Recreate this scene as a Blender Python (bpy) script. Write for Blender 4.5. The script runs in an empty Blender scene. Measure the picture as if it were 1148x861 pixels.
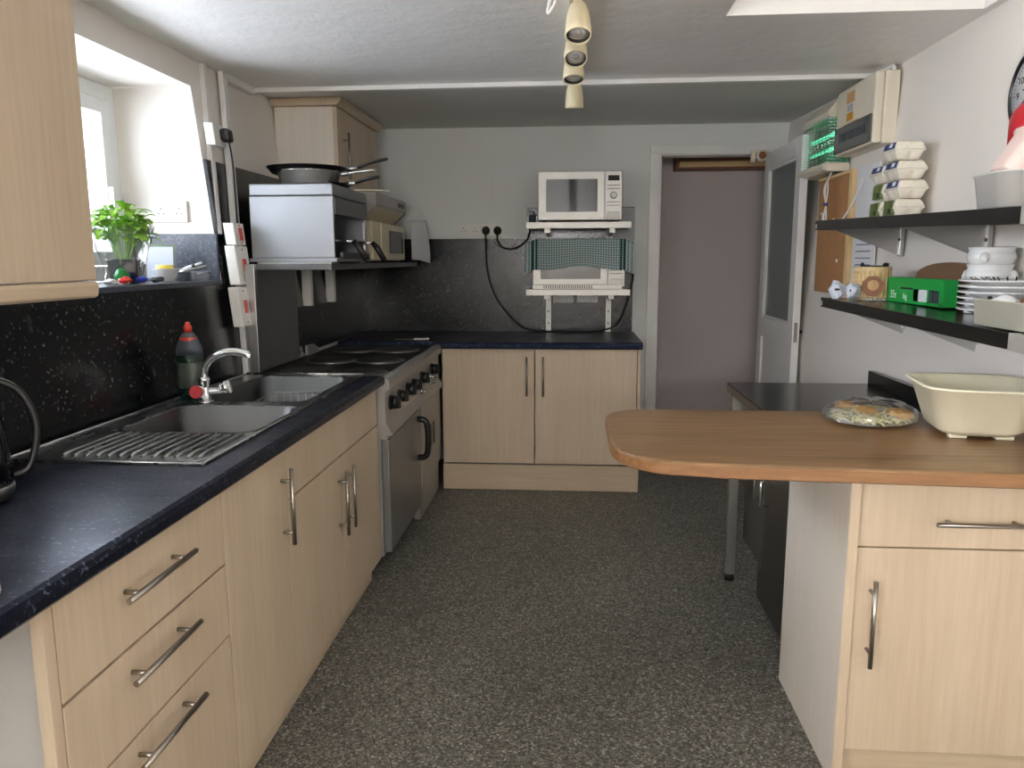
import bpy, bmesh, math, random
from mathutils import Vector, Matrix, Euler
random.seed(7)
S = bpy.context.scene
COL = S.collection
PI = math.pi

# ------------------------------------------------------------------ camera
def make_camera():
    a, p, r = math.radians(4.45), math.radians(9.2), math.radians(-0.2)
    fw = Vector((-math.sin(a)*math.cos(p), math.cos(a)*math.cos(p), -math.sin(p)))
    rt = Vector((math.cos(a), math.sin(a), 0)); up = rt.cross(fw)
    rt, up = rt*math.cos(r)+up*math.sin(r), up*math.cos(r)-rt*math.sin(r)
    cd = bpy.data.cameras.new('camera'); c = bpy.data.objects.new('camera', cd); COL.objects.link(c)
    m = Matrix((rt, up, -fw)).transposed().to_4x4(); m.translation = (0, 0, 1.39)
    c.matrix_world = m
    cd.sensor_width = 36; cd.lens = 860/1148*36; cd.clip_start = .02
    S.camera = c
make_camera()
S.view_settings.view_transform = 'Standard'; S.view_settings.look = 'None'
S.view_settings.gamma = 1; S.view_settings.use_curve_mapping = False
S.view_settings.exposure = 0.5

# ------------------------------------------------------------------ materials
def srgb(r, g, b):
    f = lambda c: (c/12.92 if c <= .04045 else ((c+.055)/1.055)**2.4)
    return (f(r/255), f(g/255), f(b/255), 1)
class NM:
    def __init__(s, name):
        s.m = bpy.data.materials.new(name); s.m.use_nodes = True
        s.t = s.m.node_tree; s.n = s.t.nodes; s.b = s.n['Principled BSDF']; s.out = s.n['Material Output']
    def new(s, t, **kw):
        n = s.n.new(t)
        for k, v in kw.items(): setattr(n, k, v)
        return n
    def link(s, a, b): s.t.links.new(a, b)
    def coord(s, scale=(1, 1, 1), rot=(0, 0, 0)):
        tc = s.new('ShaderNodeTexCoord'); mp = s.new('ShaderNodeMapping')
        mp.inputs['Scale'].default_value = scale; mp.inputs['Rotation'].default_value = rot
        s.link(tc.outputs['Object'], mp.inputs['Vector']); return mp.outputs['Vector']
    def noise(s, vec, scale, detail=3, rough=.5):
        n = s.new('ShaderNodeTexNoise'); n.inputs['Scale'].default_value = scale
        n.inputs['Detail'].default_value = detail; n.inputs['Roughness'].default_value = rough
        s.link(vec, n.inputs['Vector']); return n.outputs['Fac']
    def ramp(s, fac, stops, interp='LINEAR'):
        r = s.new('ShaderNodeValToRGB'); r.color_ramp.interpolation = interp
        e = r.color_ramp.elements
        while len(e) < len(stops): e.new(.5)
        for i, (p, c) in enumerate(stops): e[i].position = p; e[i].color = c if len(c) == 4 else (*c, 1)
        s.link(fac, r.inputs['Fac']); return r.outputs['Color']
    def bump(s, h, strength, dist=.002):
        b = s.new('ShaderNodeBump'); b.inputs['Strength'].default_value = strength; b.inputs['Distance'].default_value = dist
        s.link(h, b.inputs['Height']); s.link(b.outputs['Normal'], s.b.inputs['Normal'])
    def set(s, **kw):
        for k, v in kw.items(): s.b.inputs[k.replace('_', ' ')].default_value = v
        return s
def plain(name, c, rough=.5, metal=0., var=.06, scale=12, bump=0, **kw):
    k = NM(name); col = srgb(*c); v = k.coord()
    f = k.noise(v, scale, 4)
    lo = tuple(x*(1-var) for x in col[:3]); hi = tuple(min(1, x*(1+var)) for x in col[:3])
    k.link(k.ramp(f, [(.3, lo), (.7, hi)]), k.b.inputs['Base Color'])
    k.set(Roughness=rough, Metallic=metal, **kw)
    if bump: k.bump(f, bump)
    return k.m
def wood(name, dark, light, axis, rough=.45, fine=1., bump=.05):
    k = NM(name)
    sc = {'x': (2.2, 45, 45), 'y': (45, 2.2, 45), 'z': (45, 45, 2.2)}[axis]
    f1 = k.noise(k.coord(tuple(q*fine for q in sc)), 1.6, 6, .65)
    sc2 = {'x': (.25, 4.5, 4.5), 'y': (4.5, .25, 4.5), 'z': (4.5, 4.5, .25)}[axis]
    f2 = k.noise(k.coord(sc2), 1.4, 2)
    m = k.new('ShaderNodeMath', operation='MULTIPLY_ADD'); k.link(f1, m.inputs[0]); m.inputs[1].default_value = .6
    m2 = k.new('ShaderNodeMath', operation='MULTIPLY'); k.link(f2, m2.inputs[0]); m2.inputs[1].default_value = .4
    k.link(m2.outputs[0], m.inputs[2])
    k.link(k.ramp(m.outputs[0], [(.32, srgb(*dark)), (.68, srgb(*light))]), k.b.inputs['Base Color'])
    k.set(Roughness=rough); k.bump(f1, bump, .001)
    return k.m
def granite(name, base, fleck, rough, big=60, thresh=.66, scuff=.1, tint=None):
    k = NM(name); v = k.coord()
    f = k.noise(v, big, 2, .5); f2 = k.noise(v, big*.35, 3)
    m = k.new('ShaderNodeMath', operation='MULTIPLY_ADD'); k.link(f2, m.inputs[0]); m.inputs[1].default_value = .25
    k.link(f, m.inputs[2])
    k.link(k.ramp(m.outputs[0], [(thresh+.05, srgb(*base)), (thresh+.17, srgb(*fleck))]), k.b.inputs['Base Color'])
    s = k.noise(k.coord((1.5, 4, 1.5)), 3, 4, .6)
    r = k.new('ShaderNodeMapRange'); k.link(s, r.inputs[0]); r.inputs[1].default_value = .2; r.inputs[2].default_value = .8
    r.inputs[3].default_value = rough-scuff*.3; r.inputs[4].default_value = rough+scuff
    k.link(r.outputs[0], k.b.inputs['Roughness'])
    if tint: k.b.inputs['Specular Tint'].default_value = srgb(*tint)
    return k.m
def steel(name, c=(190, 190, 188), rough=.3, axis=(60, 2, 60)):
    k = NM(name); f = k.noise(k.coord(axis), 4, 4, .6)
    col = srgb(*c)[:3]
    k.link(k.ramp(f, [(.3, tuple(x*.95 for x in col)), (.7, col)]), k.b.inputs['Base Color'])
    r = k.new('ShaderNodeMapRange'); k.link(f, r.inputs[0]); r.inputs[3].default_value = rough-.03; r.inputs[4].default_value = rough+.05
    k.link(r.outputs[0], k.b.inputs['Roughness']); k.set(Metallic=1.0)
    return k.m
def clear(name, tint=(246, 246, 246), gloss=.12, rough=.03, frost=0.):
    k = NM(name); k.n.remove(k.b)
    tr = k.new('ShaderNodeBsdfTransparent'); tr.inputs[0].default_value = srgb(*tint)
    gl = k.new('ShaderNodeBsdfGlossy'); gl.inputs['Roughness'].default_value = rough
    lw = k.new('ShaderNodeLayerWeight'); lw.inputs['Blend'].default_value = .35
    n = k.noise(k.coord(), 25, 3)
    bp = k.new('ShaderNodeBump'); bp.inputs['Strength'].default_value = .35 if frost < 0.5 else .1; bp.inputs['Distance'].default_value = .004
    k.link(n, bp.inputs['Height']); k.link(bp.outputs[0], gl.inputs['Normal'])
    mr = k.new('ShaderNodeMapRange'); k.link(lw.outputs['Facing'], mr.inputs[0]); mr.inputs[3].default_value = gloss; mr.inputs[4].default_value = .75
    mx = k.new('ShaderNodeMixShader'); k.link(mr.outputs[0], mx.inputs[0]); k.link(tr.outputs[0], mx.inputs[1]); k.link(gl.outputs[0], mx.inputs[2])
    last = mx
    if frost > 0:
        df = k.new('ShaderNodeBsdfDiffuse'); df.inputs[0].default_value = srgb(*tint)
        m2 = k.new('ShaderNodeMixShader'); m2.inputs[0].default_value = frost
        k.link(mx.outputs[0], m2.inputs[1]); k.link(df.outputs[0], m2.inputs[2]); last = m2
    k.link(last.outputs[0], k.out.inputs['Surface'])
    return k.m
def emit(name, c, st):
    k = NM(name); k.set(Emission_Color=srgb(*c), Emission_Strength=st, Base_Color=srgb(*c)); return k.m
def plaster(name, c, rough, bump, scale=9):
    k = NM(name); v = k.coord(); f = k.noise(v, scale, 6, .6); g = k.noise(v, 1.3, 3)
    col = srgb(*c)[:3]
    k.link(k.ramp(g, [(.3, tuple(x*.94 for x in col)), (.7, col)]), k.b.inputs['Base Color'])
    k.set(Roughness=rough); k.bump(f, bump, .01)
    return k.m
M = {}
M['white_wall'] = plaster('painted_plaster', (232, 226, 219), .6, .12, 7)
M['ceiling'] = plaster('gloss_textured_plaster', (238, 236, 233), .36, .6, 8)
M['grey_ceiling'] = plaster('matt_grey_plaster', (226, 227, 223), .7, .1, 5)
M['back_wall'] = plaster('pale_grey_paint', (224, 226, 224), .6, .08, 6)
M['hall_wall'] = plaster('mauve_grey_paint', (216, 207, 207), .7, .05, 6)
M['white_gloss'] = plain('white_gloss_paint', (228, 227, 224), .3, var=.03)
M['upvc'] = plain('white_upvc', (232, 234, 236), .3, var=.02)
M['plastic_white'] = plain('white_plastic', (224, 222, 216), .35, var=.02)
M['plastic_cream'] = plain('cream_plastic', (224, 215, 195), .4, var=.04)
M['cream_basin'] = plain('cream_basin_plastic', (228, 222, 196), .35, var=.03)
M['black_plastic'] = plain('black_plastic', (18, 18, 19), .35, var=.1)
M['rubber'] = plain('black_rubber', (12, 12, 12), .6, var=.1)
M['maple'] = wood('maple_laminate', (190, 170, 145), (207, 189, 165), 'z')
M['maple_h'] = wood('maple_laminate_level', (188, 167, 140), (204, 186, 160), 'y')
M['maple_hx'] = wood('maple_laminate_crosswise', (188, 167, 140), (204, 186, 160), 'x')
M['pale_maple'] = wood('pale_maple_panel', (222, 213, 201), (234, 227, 217), 'z')
M['carcass'] = plain('grey_white_melamine', (186, 184, 180), .45, var=.03)
M['oak'] = wood('oak_worktop', (88, 65, 42), (158, 123, 86), 'x', .33, .8, .2)
M['oak_edge'] = wood('oak_edge', (112, 76, 46), (152, 110, 72), 'x', .4, 1., .1)
M['granite'] = granite('black_flecked_granite', (12, 12, 14), (70, 73, 78), .20, 80, .70)
M['granite_top'] = granite('black_flecked_worktop', (13, 14, 20), (92, 98, 114), .30, 100, .67, .14, (160, 186, 255))  # blue specular tint puts the window's bluish sheen into the material
M['granite_sill'] = granite('grey_flecked_granite', (64, 69, 80), (92, 98, 110), .3, 90, .60)
M['steel'] = steel('brushed_steel')
M['steel_sink'] = steel('sink_steel', (172, 174, 174), .26, (3, 1, 3))
M['pan_steel'] = plain('polished_pan_steel', (214, 211, 204), .24, .85, var=.03)
M['bowl_steel'] = steel('bowl_steel', (112, 113, 113), .28, (3, 1, 3))
M['steel_dark'] = steel('dull_dark_steel', (112, 112, 112), .32)
M['steel_shelf'] = plain('dark_shelf_steel', (78, 76, 74), .22, .85, var=.03)
M['grey_sheet'] = plain('grey_metal_sheet', (150, 152, 153), .5, .2, var=.05)
M['steel_grey'] = plain('grey_painted_steel', (168, 165, 160), .36, .35, var=.06)
M['steel_panel'] = steel('satin_steel_panel', (158, 160, 164), .45)
M['door_grey'] = plain('grey_oven_door', (132, 132, 131), .35, .5, var=.05)
M['aluminium'] = plain('satin_aluminium', (190, 188, 183), .4, .5, var=.04)
M['hob_iron'] = plain('worn_hotplate', (84, 82, 79), .34, .6, var=.12)
M['chrome'] = plain('chrome', (225, 228, 232), .08, 1.0, var=.01)
M['handle'] = plain('brushed_nickel', (165, 160, 152), .3, 1.0, var=.04)
M['iron'] = plain('black_cast_iron', (20, 20, 20), .45, .3, var=.15, scale=40)
M['glass_dark'] = plain('dark_glass', (16, 18, 20), .06, 0, var=.05)
M['oven_glass'] = plain('tinted_oven_glass', (58, 60, 62), .08, 0, var=.04, Specular_IOR_Level=1.0)
M['clear'] = clear('clear_glass')
M['window_glass'] = clear('dimming_window_glass', (198, 202, 208))  # pane tint darkened to cut the daylight from the recess window
M['film'] = clear('clear_film', (248, 249, 249), .18, .10, .03)
M['tub'] = clear('milky_plastic', (222, 222, 206), .1, .2, .55)
M['frosted'] = plain('textured_obscure_glass', (104, 116, 114), .22, 0, var=.12, scale=60, bump=.25)
M['red'] = plain('red_plastic', (176, 30, 40), .4, var=.06)
M['red_lens'] = plain('red_switch', (190, 52, 34), .35, var=.05)
M['white_ceramic'] = plain('white_glazed_china', (226, 227, 228), .15, var=.02)
M['green_card'] = plain('green_card', (22, 156, 66), .5, var=.05)
M['brown_board'] = wood('worn_brown_board', (108, 80, 56), (138, 106, 78), 'y', .6)
M['cork'] = plain('hardboard', (176, 128, 84), .7, var=.1, scale=30)
M['card_egg'] = plain('moulded_pulp', (224, 217, 202), .85, var=.05, scale=60, bump=.3)
M['blue_label'] = plain('blue_label', (50, 66, 120), .5, var=.2, scale=50)
M['green_label'] = plain('green_label', (96, 110, 60), .5, var=.5, scale=60)
M['paper'] = plain('white_paper', (226, 226, 228), .8, var=.03)
M['pale_blue_paper'] = plain('pale_blue_paper', (214, 222, 236), .8, var=.04)
M['soil_pot'] = plain('black_plant_pot', (26, 26, 28), .5, var=.1)
M['leaf'] = plain('basil_leaf', (140, 190, 62), .45, var=.35, scale=18, Subsurface_Weight=.0)
M['green_plastic'] = plain('green_wrap', (30, 132, 60), .4)
M['blue_wrap'] = plain('blue_wrap', (46, 60, 170), .4)
M['red_wrap'] = plain('red_wrap', (206, 52, 44), .4)
M['yellow'] = plain('yellow_food', (226, 206, 90), .6)
M['wicker'] = plain('cream_basketwork', (226, 200, 152), .55, var=.12, scale=40, bump=.4)
M['brown_print'] = plain('brown_print', (136, 84, 48), .5, var=.25, scale=40)
M['tan_print'] = plain('tan_print', (206, 160, 110), .5, var=.2, scale=40)
M['lettuce'] = plain('shredded_salad', (224, 216, 160), .5, var=.3, scale=40)
M['pale_salad'] = plain('pale_slaw', (236, 228, 208), .5, var=.1, scale=40)
M['bread'] = plain('golden_bread', (226, 172, 96), .6, var=.2, scale=25)
M['beige'] = plain('beige_enamel', (210, 198, 170), .4, var=.04)
M['orange'] = plain('orange_sticker', (214, 148, 44), .5)
M['ink'] = plain('black_ink', (24, 24, 26), .5)
M['ink_blue'] = plain('dark_ink', (60, 66, 74), .5)
M['translucent_dark'] = plain('smoked_plastic', (84, 86, 82), .15, var=.1)
M['green_lamp'] = emit('green_fly_lamp', (90, 225, 170), .8)
M['green_back'] = plain('green_reflector', (92, 140, 108), .35, .3, var=.3, scale=30)
M['lens'] = plain('lamp_lens', (206, 208, 206), .15, 0, var=.1, scale=60)
M['spot_cream'] = plain('cream_lamp_enamel', (224, 212, 178), .35, var=.04)
M['pink'] = plain('pink_plastic', (224, 200, 192), .4, var=.04)
M['dark_wood'] = wood('dark_brown_beam', (104, 60, 36), (140, 88, 56), 'x', .5)
M['tan_strip'] = plain('tan_strip', (222, 192, 140), .5)
M['liquid'] = plain('green_washing_liquid', (8, 36, 24), .12, var=.1)
M['grey_label'] = plain('bottle_label', (56, 66, 56), .4, var=.3, scale=60)
def mat_floor():
    k = NM('speckled_vinyl_floor'); v = k.coord()
    vo = k.new('ShaderNodeTexVoronoi'); vo.inputs['Scale'].default_value = 165; k.link(v, vo.inputs['Vector'])
    sp = k.new('ShaderNodeSeparateColor'); k.link(vo.outputs['Color'], sp.inputs[0])
    c = k.ramp(sp.outputs[0], [(0, srgb(74, 73, 68)), (.30, srgb(102, 101, 93)), (.55, srgb(122, 120, 111)), (.82, srgb(150, 148, 138)), (.96, srgb(182, 180, 170))], 'CONSTANT')
    big = k.noise(v, 2.5, 3)
    m = k.new('ShaderNodeMix', data_type='RGBA', blend_type='MULTIPLY'); m.inputs['Factor'].default_value = 1
    k.link(c, m.inputs[6]); k.link(k.ramp(big, [(.3, (.84, .84, .84)), (.7, (1, 1, 1))]), m.inputs[7])
    k.link(m.outputs[2], k.b.inputs['Base Color']); k.set(Roughness=.5)
    k.bump(sp.outputs[1], .12, .001); return k.m
M['floor'] = mat_floor()
def mat_towel():
    k = NM('green_check_cotton'); tc = k.new('ShaderNodeTexCoord'); sx = k.new('ShaderNodeSeparateXYZ')
    k.link(tc.outputs['UV'], sx.inputs[0])
    def stripe(o, n, w):
        a = k.new('ShaderNodeMath', operation='MULTIPLY'); k.link(o, a.inputs[0]); a.inputs[1].default_value = n
        f = k.new('ShaderNodeMath', operation='FRACT'); k.link(a.outputs[0], f.inputs[0])
        g = k.new('ShaderNodeMath', operation='LESS_THAN'); k.link(f.outputs[0], g.inputs[0]); g.inputs[1].default_value = w
        return g.outputs[0]
    s1 = stripe(sx.outputs[0], 40, .5); s2 = stripe(sx.outputs[1], 22, .5)
    def band(c, w):
        a = k.new('ShaderNodeMath', operation='SUBTRACT'); k.link(sx.outputs[0], a.inputs[0]); a.inputs[1].default_value = c
        b = k.new('ShaderNodeMath', operation='ABSOLUTE'); k.link(a.outputs[0], b.inputs[0])
        g = k.new('ShaderNodeMath', operation='LESS_THAN'); k.link(b.outputs[0], g.inputs[0]); g.inputs[1].default_value = w
        return g.outputs[0]
    ad = k.new('ShaderNodeMath', operation='ADD'); k.link(s1, ad.inputs[0]); k.link(s2, ad.inputs[1])
    hf = k.new('ShaderNodeMath', operation='MULTIPLY'); k.link(ad.outputs[0], hf.inputs[0]); hf.inputs[1].default_value = .5
    base = k.ramp(hf.outputs[0], [(0, srgb(250, 252, 252)), (.5, srgb(196, 218, 218)), (1, srgb(110, 152, 154))])
    cur = base
    for c in (.055, .085, .90, .93):
        mx = k.new('ShaderNodeMix', data_type='RGBA'); k.link(band(c, .010), mx.inputs['Factor'])
        k.link(cur, mx.inputs[6]); mx.inputs[7].default_value = srgb(20, 92, 82); cur = mx.outputs[2]
    k.link(cur, k.b.inputs['Base Color']); k.set(Roughness=.9); return k.m
M['towel'] = mat_towel()

# ------------------------------------------------------------------ mesh builder
class MB:
    def __init__(s): s.bm = bmesh.new(); s.mi = 0
    def _fin(s, faces, smooth=False):
        for f in faces: f.material_index = s.mi; f.smooth = smooth
        return s
    def box(s, x0, x1, y0, y1, z0, z1, bev=0., seg=2, rot=None, piv=None):
        bm2 = bmesh.new(); bmesh.ops.create_cube(bm2, size=1)
        bmesh.ops.scale(bm2, vec=(abs(x1-x0), abs(y1-y0), abs(z1-z0)), verts=bm2.verts)
        bmesh.ops.translate(bm2, vec=((x0+x1)/2, (y0+y1)/2, (z0+z1)/2), verts=bm2.verts)
        if bev: bmesh.ops.bevel(bm2, geom=bm2.edges[:], offset=bev, segments=seg, affect='EDGES', profile=.5)
        if rot is not None:
            bmesh.ops.rotate(bm2, cent=piv or ((x0+x1)/2, (y0+y1)/2, (z0+z1)/2), matrix=Euler(rot).to_matrix(), verts=bm2.verts)
        return s.merge(bm2)
    def merge(s, bm2, smooth=False, mat=None):
        if mat is not None: bmesh.ops.transform(bm2, matrix=mat, verts=bm2.verts)
        mp = {}
        for v in bm2.verts: mp[v] = s.bm.verts.new(v.co)
        for f in bm2.faces:
            try:
                g = s.bm.faces.new([mp[v] for v in f.verts]); g.material_index = s.mi; g.smooth = smooth or f.smooth
            except ValueError: pass
        bm2.free(); return s
    def cyl(s, p0, p1, r0, r1=None, seg=20, cap=True):
        r1 = r0 if r1 is None else r1
        return s.rings([p0, p1], [r0, r1], seg, cap)
    def rings(s, pts, rad, seg=12, cap=True, closed=False, flat=1.):
        pts = [Vector(p) for p in pts]; n = len(pts)
        if not hasattr(rad, '__len__'): rad = [rad]*n
        rows = []; nrm = None
        for i, p in enumerate(pts):
            if closed: t = pts[(i+1) % n]-pts[i-1]
            else: t = pts[min(i+1, n-1)]-pts[max(i-1, 0)]
            if t.length < 1e-9: t = Vector((0, 0, 1))
            t.normalize()
            if nrm is None:
                nrm = Vector((0, 0, 1)) if abs(t.z) < .9 else Vector((1, 0, 0))
            nrm = (nrm - t*nrm.dot(t)).normalized(); bn = t.cross(nrm)
            rows.append([s.bm.verts.new(p+nrm*math.cos(2*PI*j/seg)*rad[i]*flat+bn*math.sin(2*PI*j/seg)*rad[i]) for j in range(seg)])
        fs = []
        m = n if closed else n-1
        for i in range(m):
            a, b = rows[i], rows[(i+1) % n]
            for j in range(seg): fs.append(s.bm.faces.new((a[j], a[(j+1) % seg], b[(j+1) % seg], b[j])))
        s._fin(fs, True)
        if cap and not closed:
            s._fin([s.bm.faces.new(rows[0][::-1]), s.bm.faces.new(rows[-1])], False)
        return s
    def tube(s, pts, r, seg=8, smooth=3, closed=False):
        return s.rings(spline(pts, smooth, closed) if smooth else pts, r, seg, True, closed)
    def lathe(s, prof, c=(0, 0, 0), seg=32, sx=1., sy=1., rot=None, smooth=True, ring=False):
        rows = []; R = rot.to_matrix() if rot else None
        for r, z in prof:
            row = []
            for j in range(seg):
                v = Vector((r*sx*math.cos(2*PI*j/seg), r*sy*math.sin(2*PI*j/seg), z))
                if R: v = R @ v
                row.append(s.bm.verts.new(v+Vector(c)))
            rows.append(row)
        fs = []
        for a, b in zip(rows, rows[1:]):
            for j in range(seg): fs.append(s.bm.faces.new((a[j], a[(j+1) % seg], b[(j+1) % seg], b[j])))
        s._fin(fs, smooth)
        e = []
        if ring:
            a, b = rows[-1], rows[0]
            for j in range(seg): e.append(s.bm.faces.new((a[j], a[(j+1) % seg], b[(j+1) % seg], b[j])))
            return s._fin(e)
        if prof[0][0] > 1e-6: e.append(s.bm.faces.new(rows[0][::-1]))
        if prof[-1][0] > 1e-6: e.append(s.bm.faces.new(rows[-1]))
        return s._fin(e)
    def prism(s, poly, axis, a0, a1, bev=0.):
        bm2 = bmesh.new()
        def P(u, v, w):
            return {'x': (w, u, v), 'y': (u, w, v), 'z': (u, v, w)}[axis]
        A = [bm2.verts.new(P(u, v, a0)) for u, v in poly]; B = [bm2.verts.new(P(u, v, a1)) for u, v in poly]
        n = len(poly)
        for i in range(n): bm2.faces.new((A[i], A[(i+1) % n], B[(i+1) % n], B[i]))
        bm2.faces.new(A[::-1]); bm2.faces.new(B)
        bmesh.ops.recalc_face_normals(bm2, faces=bm2.faces)
        if bev: bmesh.ops.bevel(bm2, geom=bm2.edges[:], offset=bev, segments=2, affect='EDGES')
        return s.merge(bm2)
    def loft(s, rows, cap0=True, cap1=True, smooth=True):
        R = [[s.bm.verts.new(p) for p in row] for row in rows]; fs = []; n = len(R[0])
        for a, b in zip(R, R[1:]):
            for j in range(n): fs.append(s.bm.faces.new((a[j], a[(j+1) % n], b[(j+1) % n], b[j])))
        s._fin(fs, smooth); e = []
        if cap0: e.append(s.bm.faces.new(R[0][::-1]))
        if cap1: e.append(s.bm.faces.new(R[-1]))
        return s._fin(e)
    def blob(s, c, r, sub=2, jit=0., rot=None):
        bm2 = bmesh.new(); bmesh.ops.create_icosphere(bm2, subdivisions=sub, radius=1)
        for v in bm2.verts:
            k = 1+random.uniform(-jit, jit); v.co = Vector((v.co.x*r[0], v.co.y*r[1], v.co.z*r[2]))*k
        if rot: bmesh.ops.rotate(bm2, cent=(0, 0, 0), matrix=Euler(rot).to_matrix(), verts=bm2.verts)
        bmesh.ops.translate(bm2, vec=c, verts=bm2.verts)
        for f in bm2.faces: f.smooth = True
        return s.merge(bm2)
    def grid(s, fn, nu, nv, smooth=True):
        V = [[s.bm.verts.new(fn(i/nu, j/nv)) for j in range(nv+1)] for i in range(nu+1)]
        uv = s.bm.loops.layers.uv.verify(); fs = []
        for i in range(nu):
            for j in range(nv):
                f = s.bm.faces.new((V[i][j], V[i+1][j], V[i+1][j+1], V[i][j+1])); fs.append(f)
                for l, (a, b) in zip(f.loops, ((i, j), (i+1, j), (i+1, j+1), (i, j+1))): l[uv].uv = (a/nu, b/nv)
        return s._fin(fs, smooth)
    def text(s, body, size, mat, depth=.0006, bend=None):
        cu = bpy.data.curves.new('t', 'FONT'); cu.body = body; cu.size = size; cu.extrude = depth; cu.align_x = 'CENTER'; cu.resolution_u = 3
        o = bpy.data.objects.new('t', cu); COL.objects.link(o)
        dg = bpy.context.evaluated_depsgraph_get(); me = bpy.data.meshes.new_from_object(o.evaluated_get(dg))
        bm2 = bmesh.new(); bm2.from_mesh(me)
        if bend:
            for v in bm2.verts: v.co = bend(v.co)
        bpy.data.objects.remove(o); bpy.data.curves.remove(cu); bpy.data.meshes.remove(me)
        return s.merge(bm2, mat=mat)
    def shear(s, f):
        for v in s.bm.verts: v.co = Vector(f(v.co))
        return s
def spline(pts, k=4, closed=False):
    P = [Vector(p) for p in pts]; n = len(P); out = []
    m = n if closed else n-1
    for i in range(m):
        if closed: a, b, c, d = P[i-1], P[i], P[(i+1) % n], P[(i+2) % n]
        else: a, b, c, d = P[max(i-1, 0)], P[i], P[i+1], P[min(i+2, n-1)]
        for j in range(k):
            t = j/k
            out.append(.5*((2*b)+(c-a)*t+(2*a-5*b+4*c-d)*t*t+(3*b-a-3*c+d)*t**3))
    if not closed: out.append(P[-1])
    return out
def rrect(cx, cy, hx, hy, r, z, n=6, rot=0.):
    pts = []
    for qx, qy, a0 in ((1, 1, 0), (-1, 1, 90), (-1, -1, 180), (1, -1, 270)):
        for i in range(n+1):
            a = math.radians(a0+90*i/n)
            x, y = qx*(hx-r)+r*math.cos(a), qy*(hy-r)+r*math.sin(a)
            pts.append((cx+x*math.cos(rot)-y*math.sin(rot), cy+x*math.sin(rot)+y*math.cos(rot), z))
    return pts
BASE = {}
def link_mesh(name, mb, mats, off=Vector()):
    if not isinstance(mats, (list, tuple)): mats = [mats]
    bmesh.ops.recalc_face_normals(mb.bm, faces=mb.bm.faces)
    bmesh.ops.translate(mb.bm, vec=-off, verts=mb.bm.verts)
    me = bpy.data.meshes.new(name); mb.bm.to_mesh(me); mb.bm.free()
    for m in mats: me.materials.append(M[m] if isinstance(m, str) else m)
    o = bpy.data.objects.new(name, me); COL.objects.link(o); return o
def part(name, mb, mats, parent, label=None, kind=None):
    base = BASE.get(parent.name, Vector()); o = link_mesh(name, mb, mats, base)
    o.parent = parent; BASE[o.name] = base
    if label: o['label'] = label
    if kind: o['kind'] = kind
    return o
def thing(name, label, cat, loc, group=None):
    o = bpy.data.objects.new(name, None); COL.objects.link(o); o.empty_display_size = .05
    o.location = loc; BASE[o.name] = Vector(loc); o['label'] = label; o['category'] = cat
    if group: o['group'] = group
    return o
def solo(name, mb, mats, label, cat, group=None, kind=None):
    vs = [v.co for v in mb.bm.verts]
    off = Vector(((min(v.x for v in vs)+max(v.x for v in vs))/2, (min(v.y for v in vs)+max(v.y for v in vs))/2, min(v.z for v in vs)))
    o = link_mesh(name, mb, mats, off); o.location = off; BASE[o.name] = off
    o['label'] = label; o['category'] = cat
    if group: o['group'] = group
    if kind: o['kind'] = kind
    return o
def struct(name, mb, mats, parent=None, label=None):
    if parent: return part(name, mb, mats, parent, label)
    o = link_mesh(name, mb, mats); BASE[o.name] = Vector(); o['kind'] = 'structure'
    if label: o['label'] = label
    return o
def dup(root, loc, label, group=None):
    r = root.copy(); COL.objects.link(r); r.location = loc; r['label'] = label
    if group: r['group'] = group
    for ch in list(root.children):
        c = ch.copy(); COL.objects.link(c); c.parent = r
        for g in list(ch.children):
            d = g.copy(); COL.objects.link(d); d.parent = c
    return r

# ------------------------------------------------------------------ the room
ZC = 2.2
XL = lambda z: -1.42-.1*max(0, z-.91)          # leaning cottage walls
XR = lambda z: 1.285+.07*(z-.9)
YB = 5.22
FLOOR0, ROOMY = -2.6, -2.5
m = MB(); m.box(-2.6, 2.2, FLOOR0-.2, 6.3, -.06, 0); struct('floor', m, 'floor')
# ceiling: near part with a light well, far part rising gently
m = MB()
wx0, wx1, wy0, wy1 = .51, 1.345, 1.35, 2.80
m.box(-2.6, wx0, FLOOR0-.2, 3.72, ZC, ZC+.05); m.box(wx1, 1.9, FLOOR0-.2, 3.72, ZC, ZC+.05)
m.box(wx0, wx1, FLOOR0-.2, wy0, ZC, ZC+.05); m.box(wx0, wx1, wy1, 3.72, ZC, ZC+.05)
m.mi = 1
for b in ((wx0-.06, wx0, wy0-.06, wy1+.06), (wx1, wx1+.06, wy0-.06, wy1+.06), (wx0, wx1, wy0-.06, wy0), (wx0, wx1, wy1, wy1+.06)):
    m.box(*b, ZC+.05, ZC+.6)
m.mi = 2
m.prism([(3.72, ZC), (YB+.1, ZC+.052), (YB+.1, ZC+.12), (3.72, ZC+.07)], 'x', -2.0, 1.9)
m.mi = 1; m.box(wx0-.06, wx1+.06, wy0-.06, 1.42, ZC+.6, ZC+.64); m.box(wx0-.06, wx1+.06, 1.66, wy1+.06, ZC+.6, ZC+.64)
m.box(wx0-.06, .82, 1.42, 1.66, ZC+.6, ZC+.64); m.box(1.0, wx1+.06, 1.42, 1.66, ZC+.6, ZC+.64)
struct('ceiling', m, ['ceiling', 'white_gloss', 'grey_ceiling'])
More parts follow.
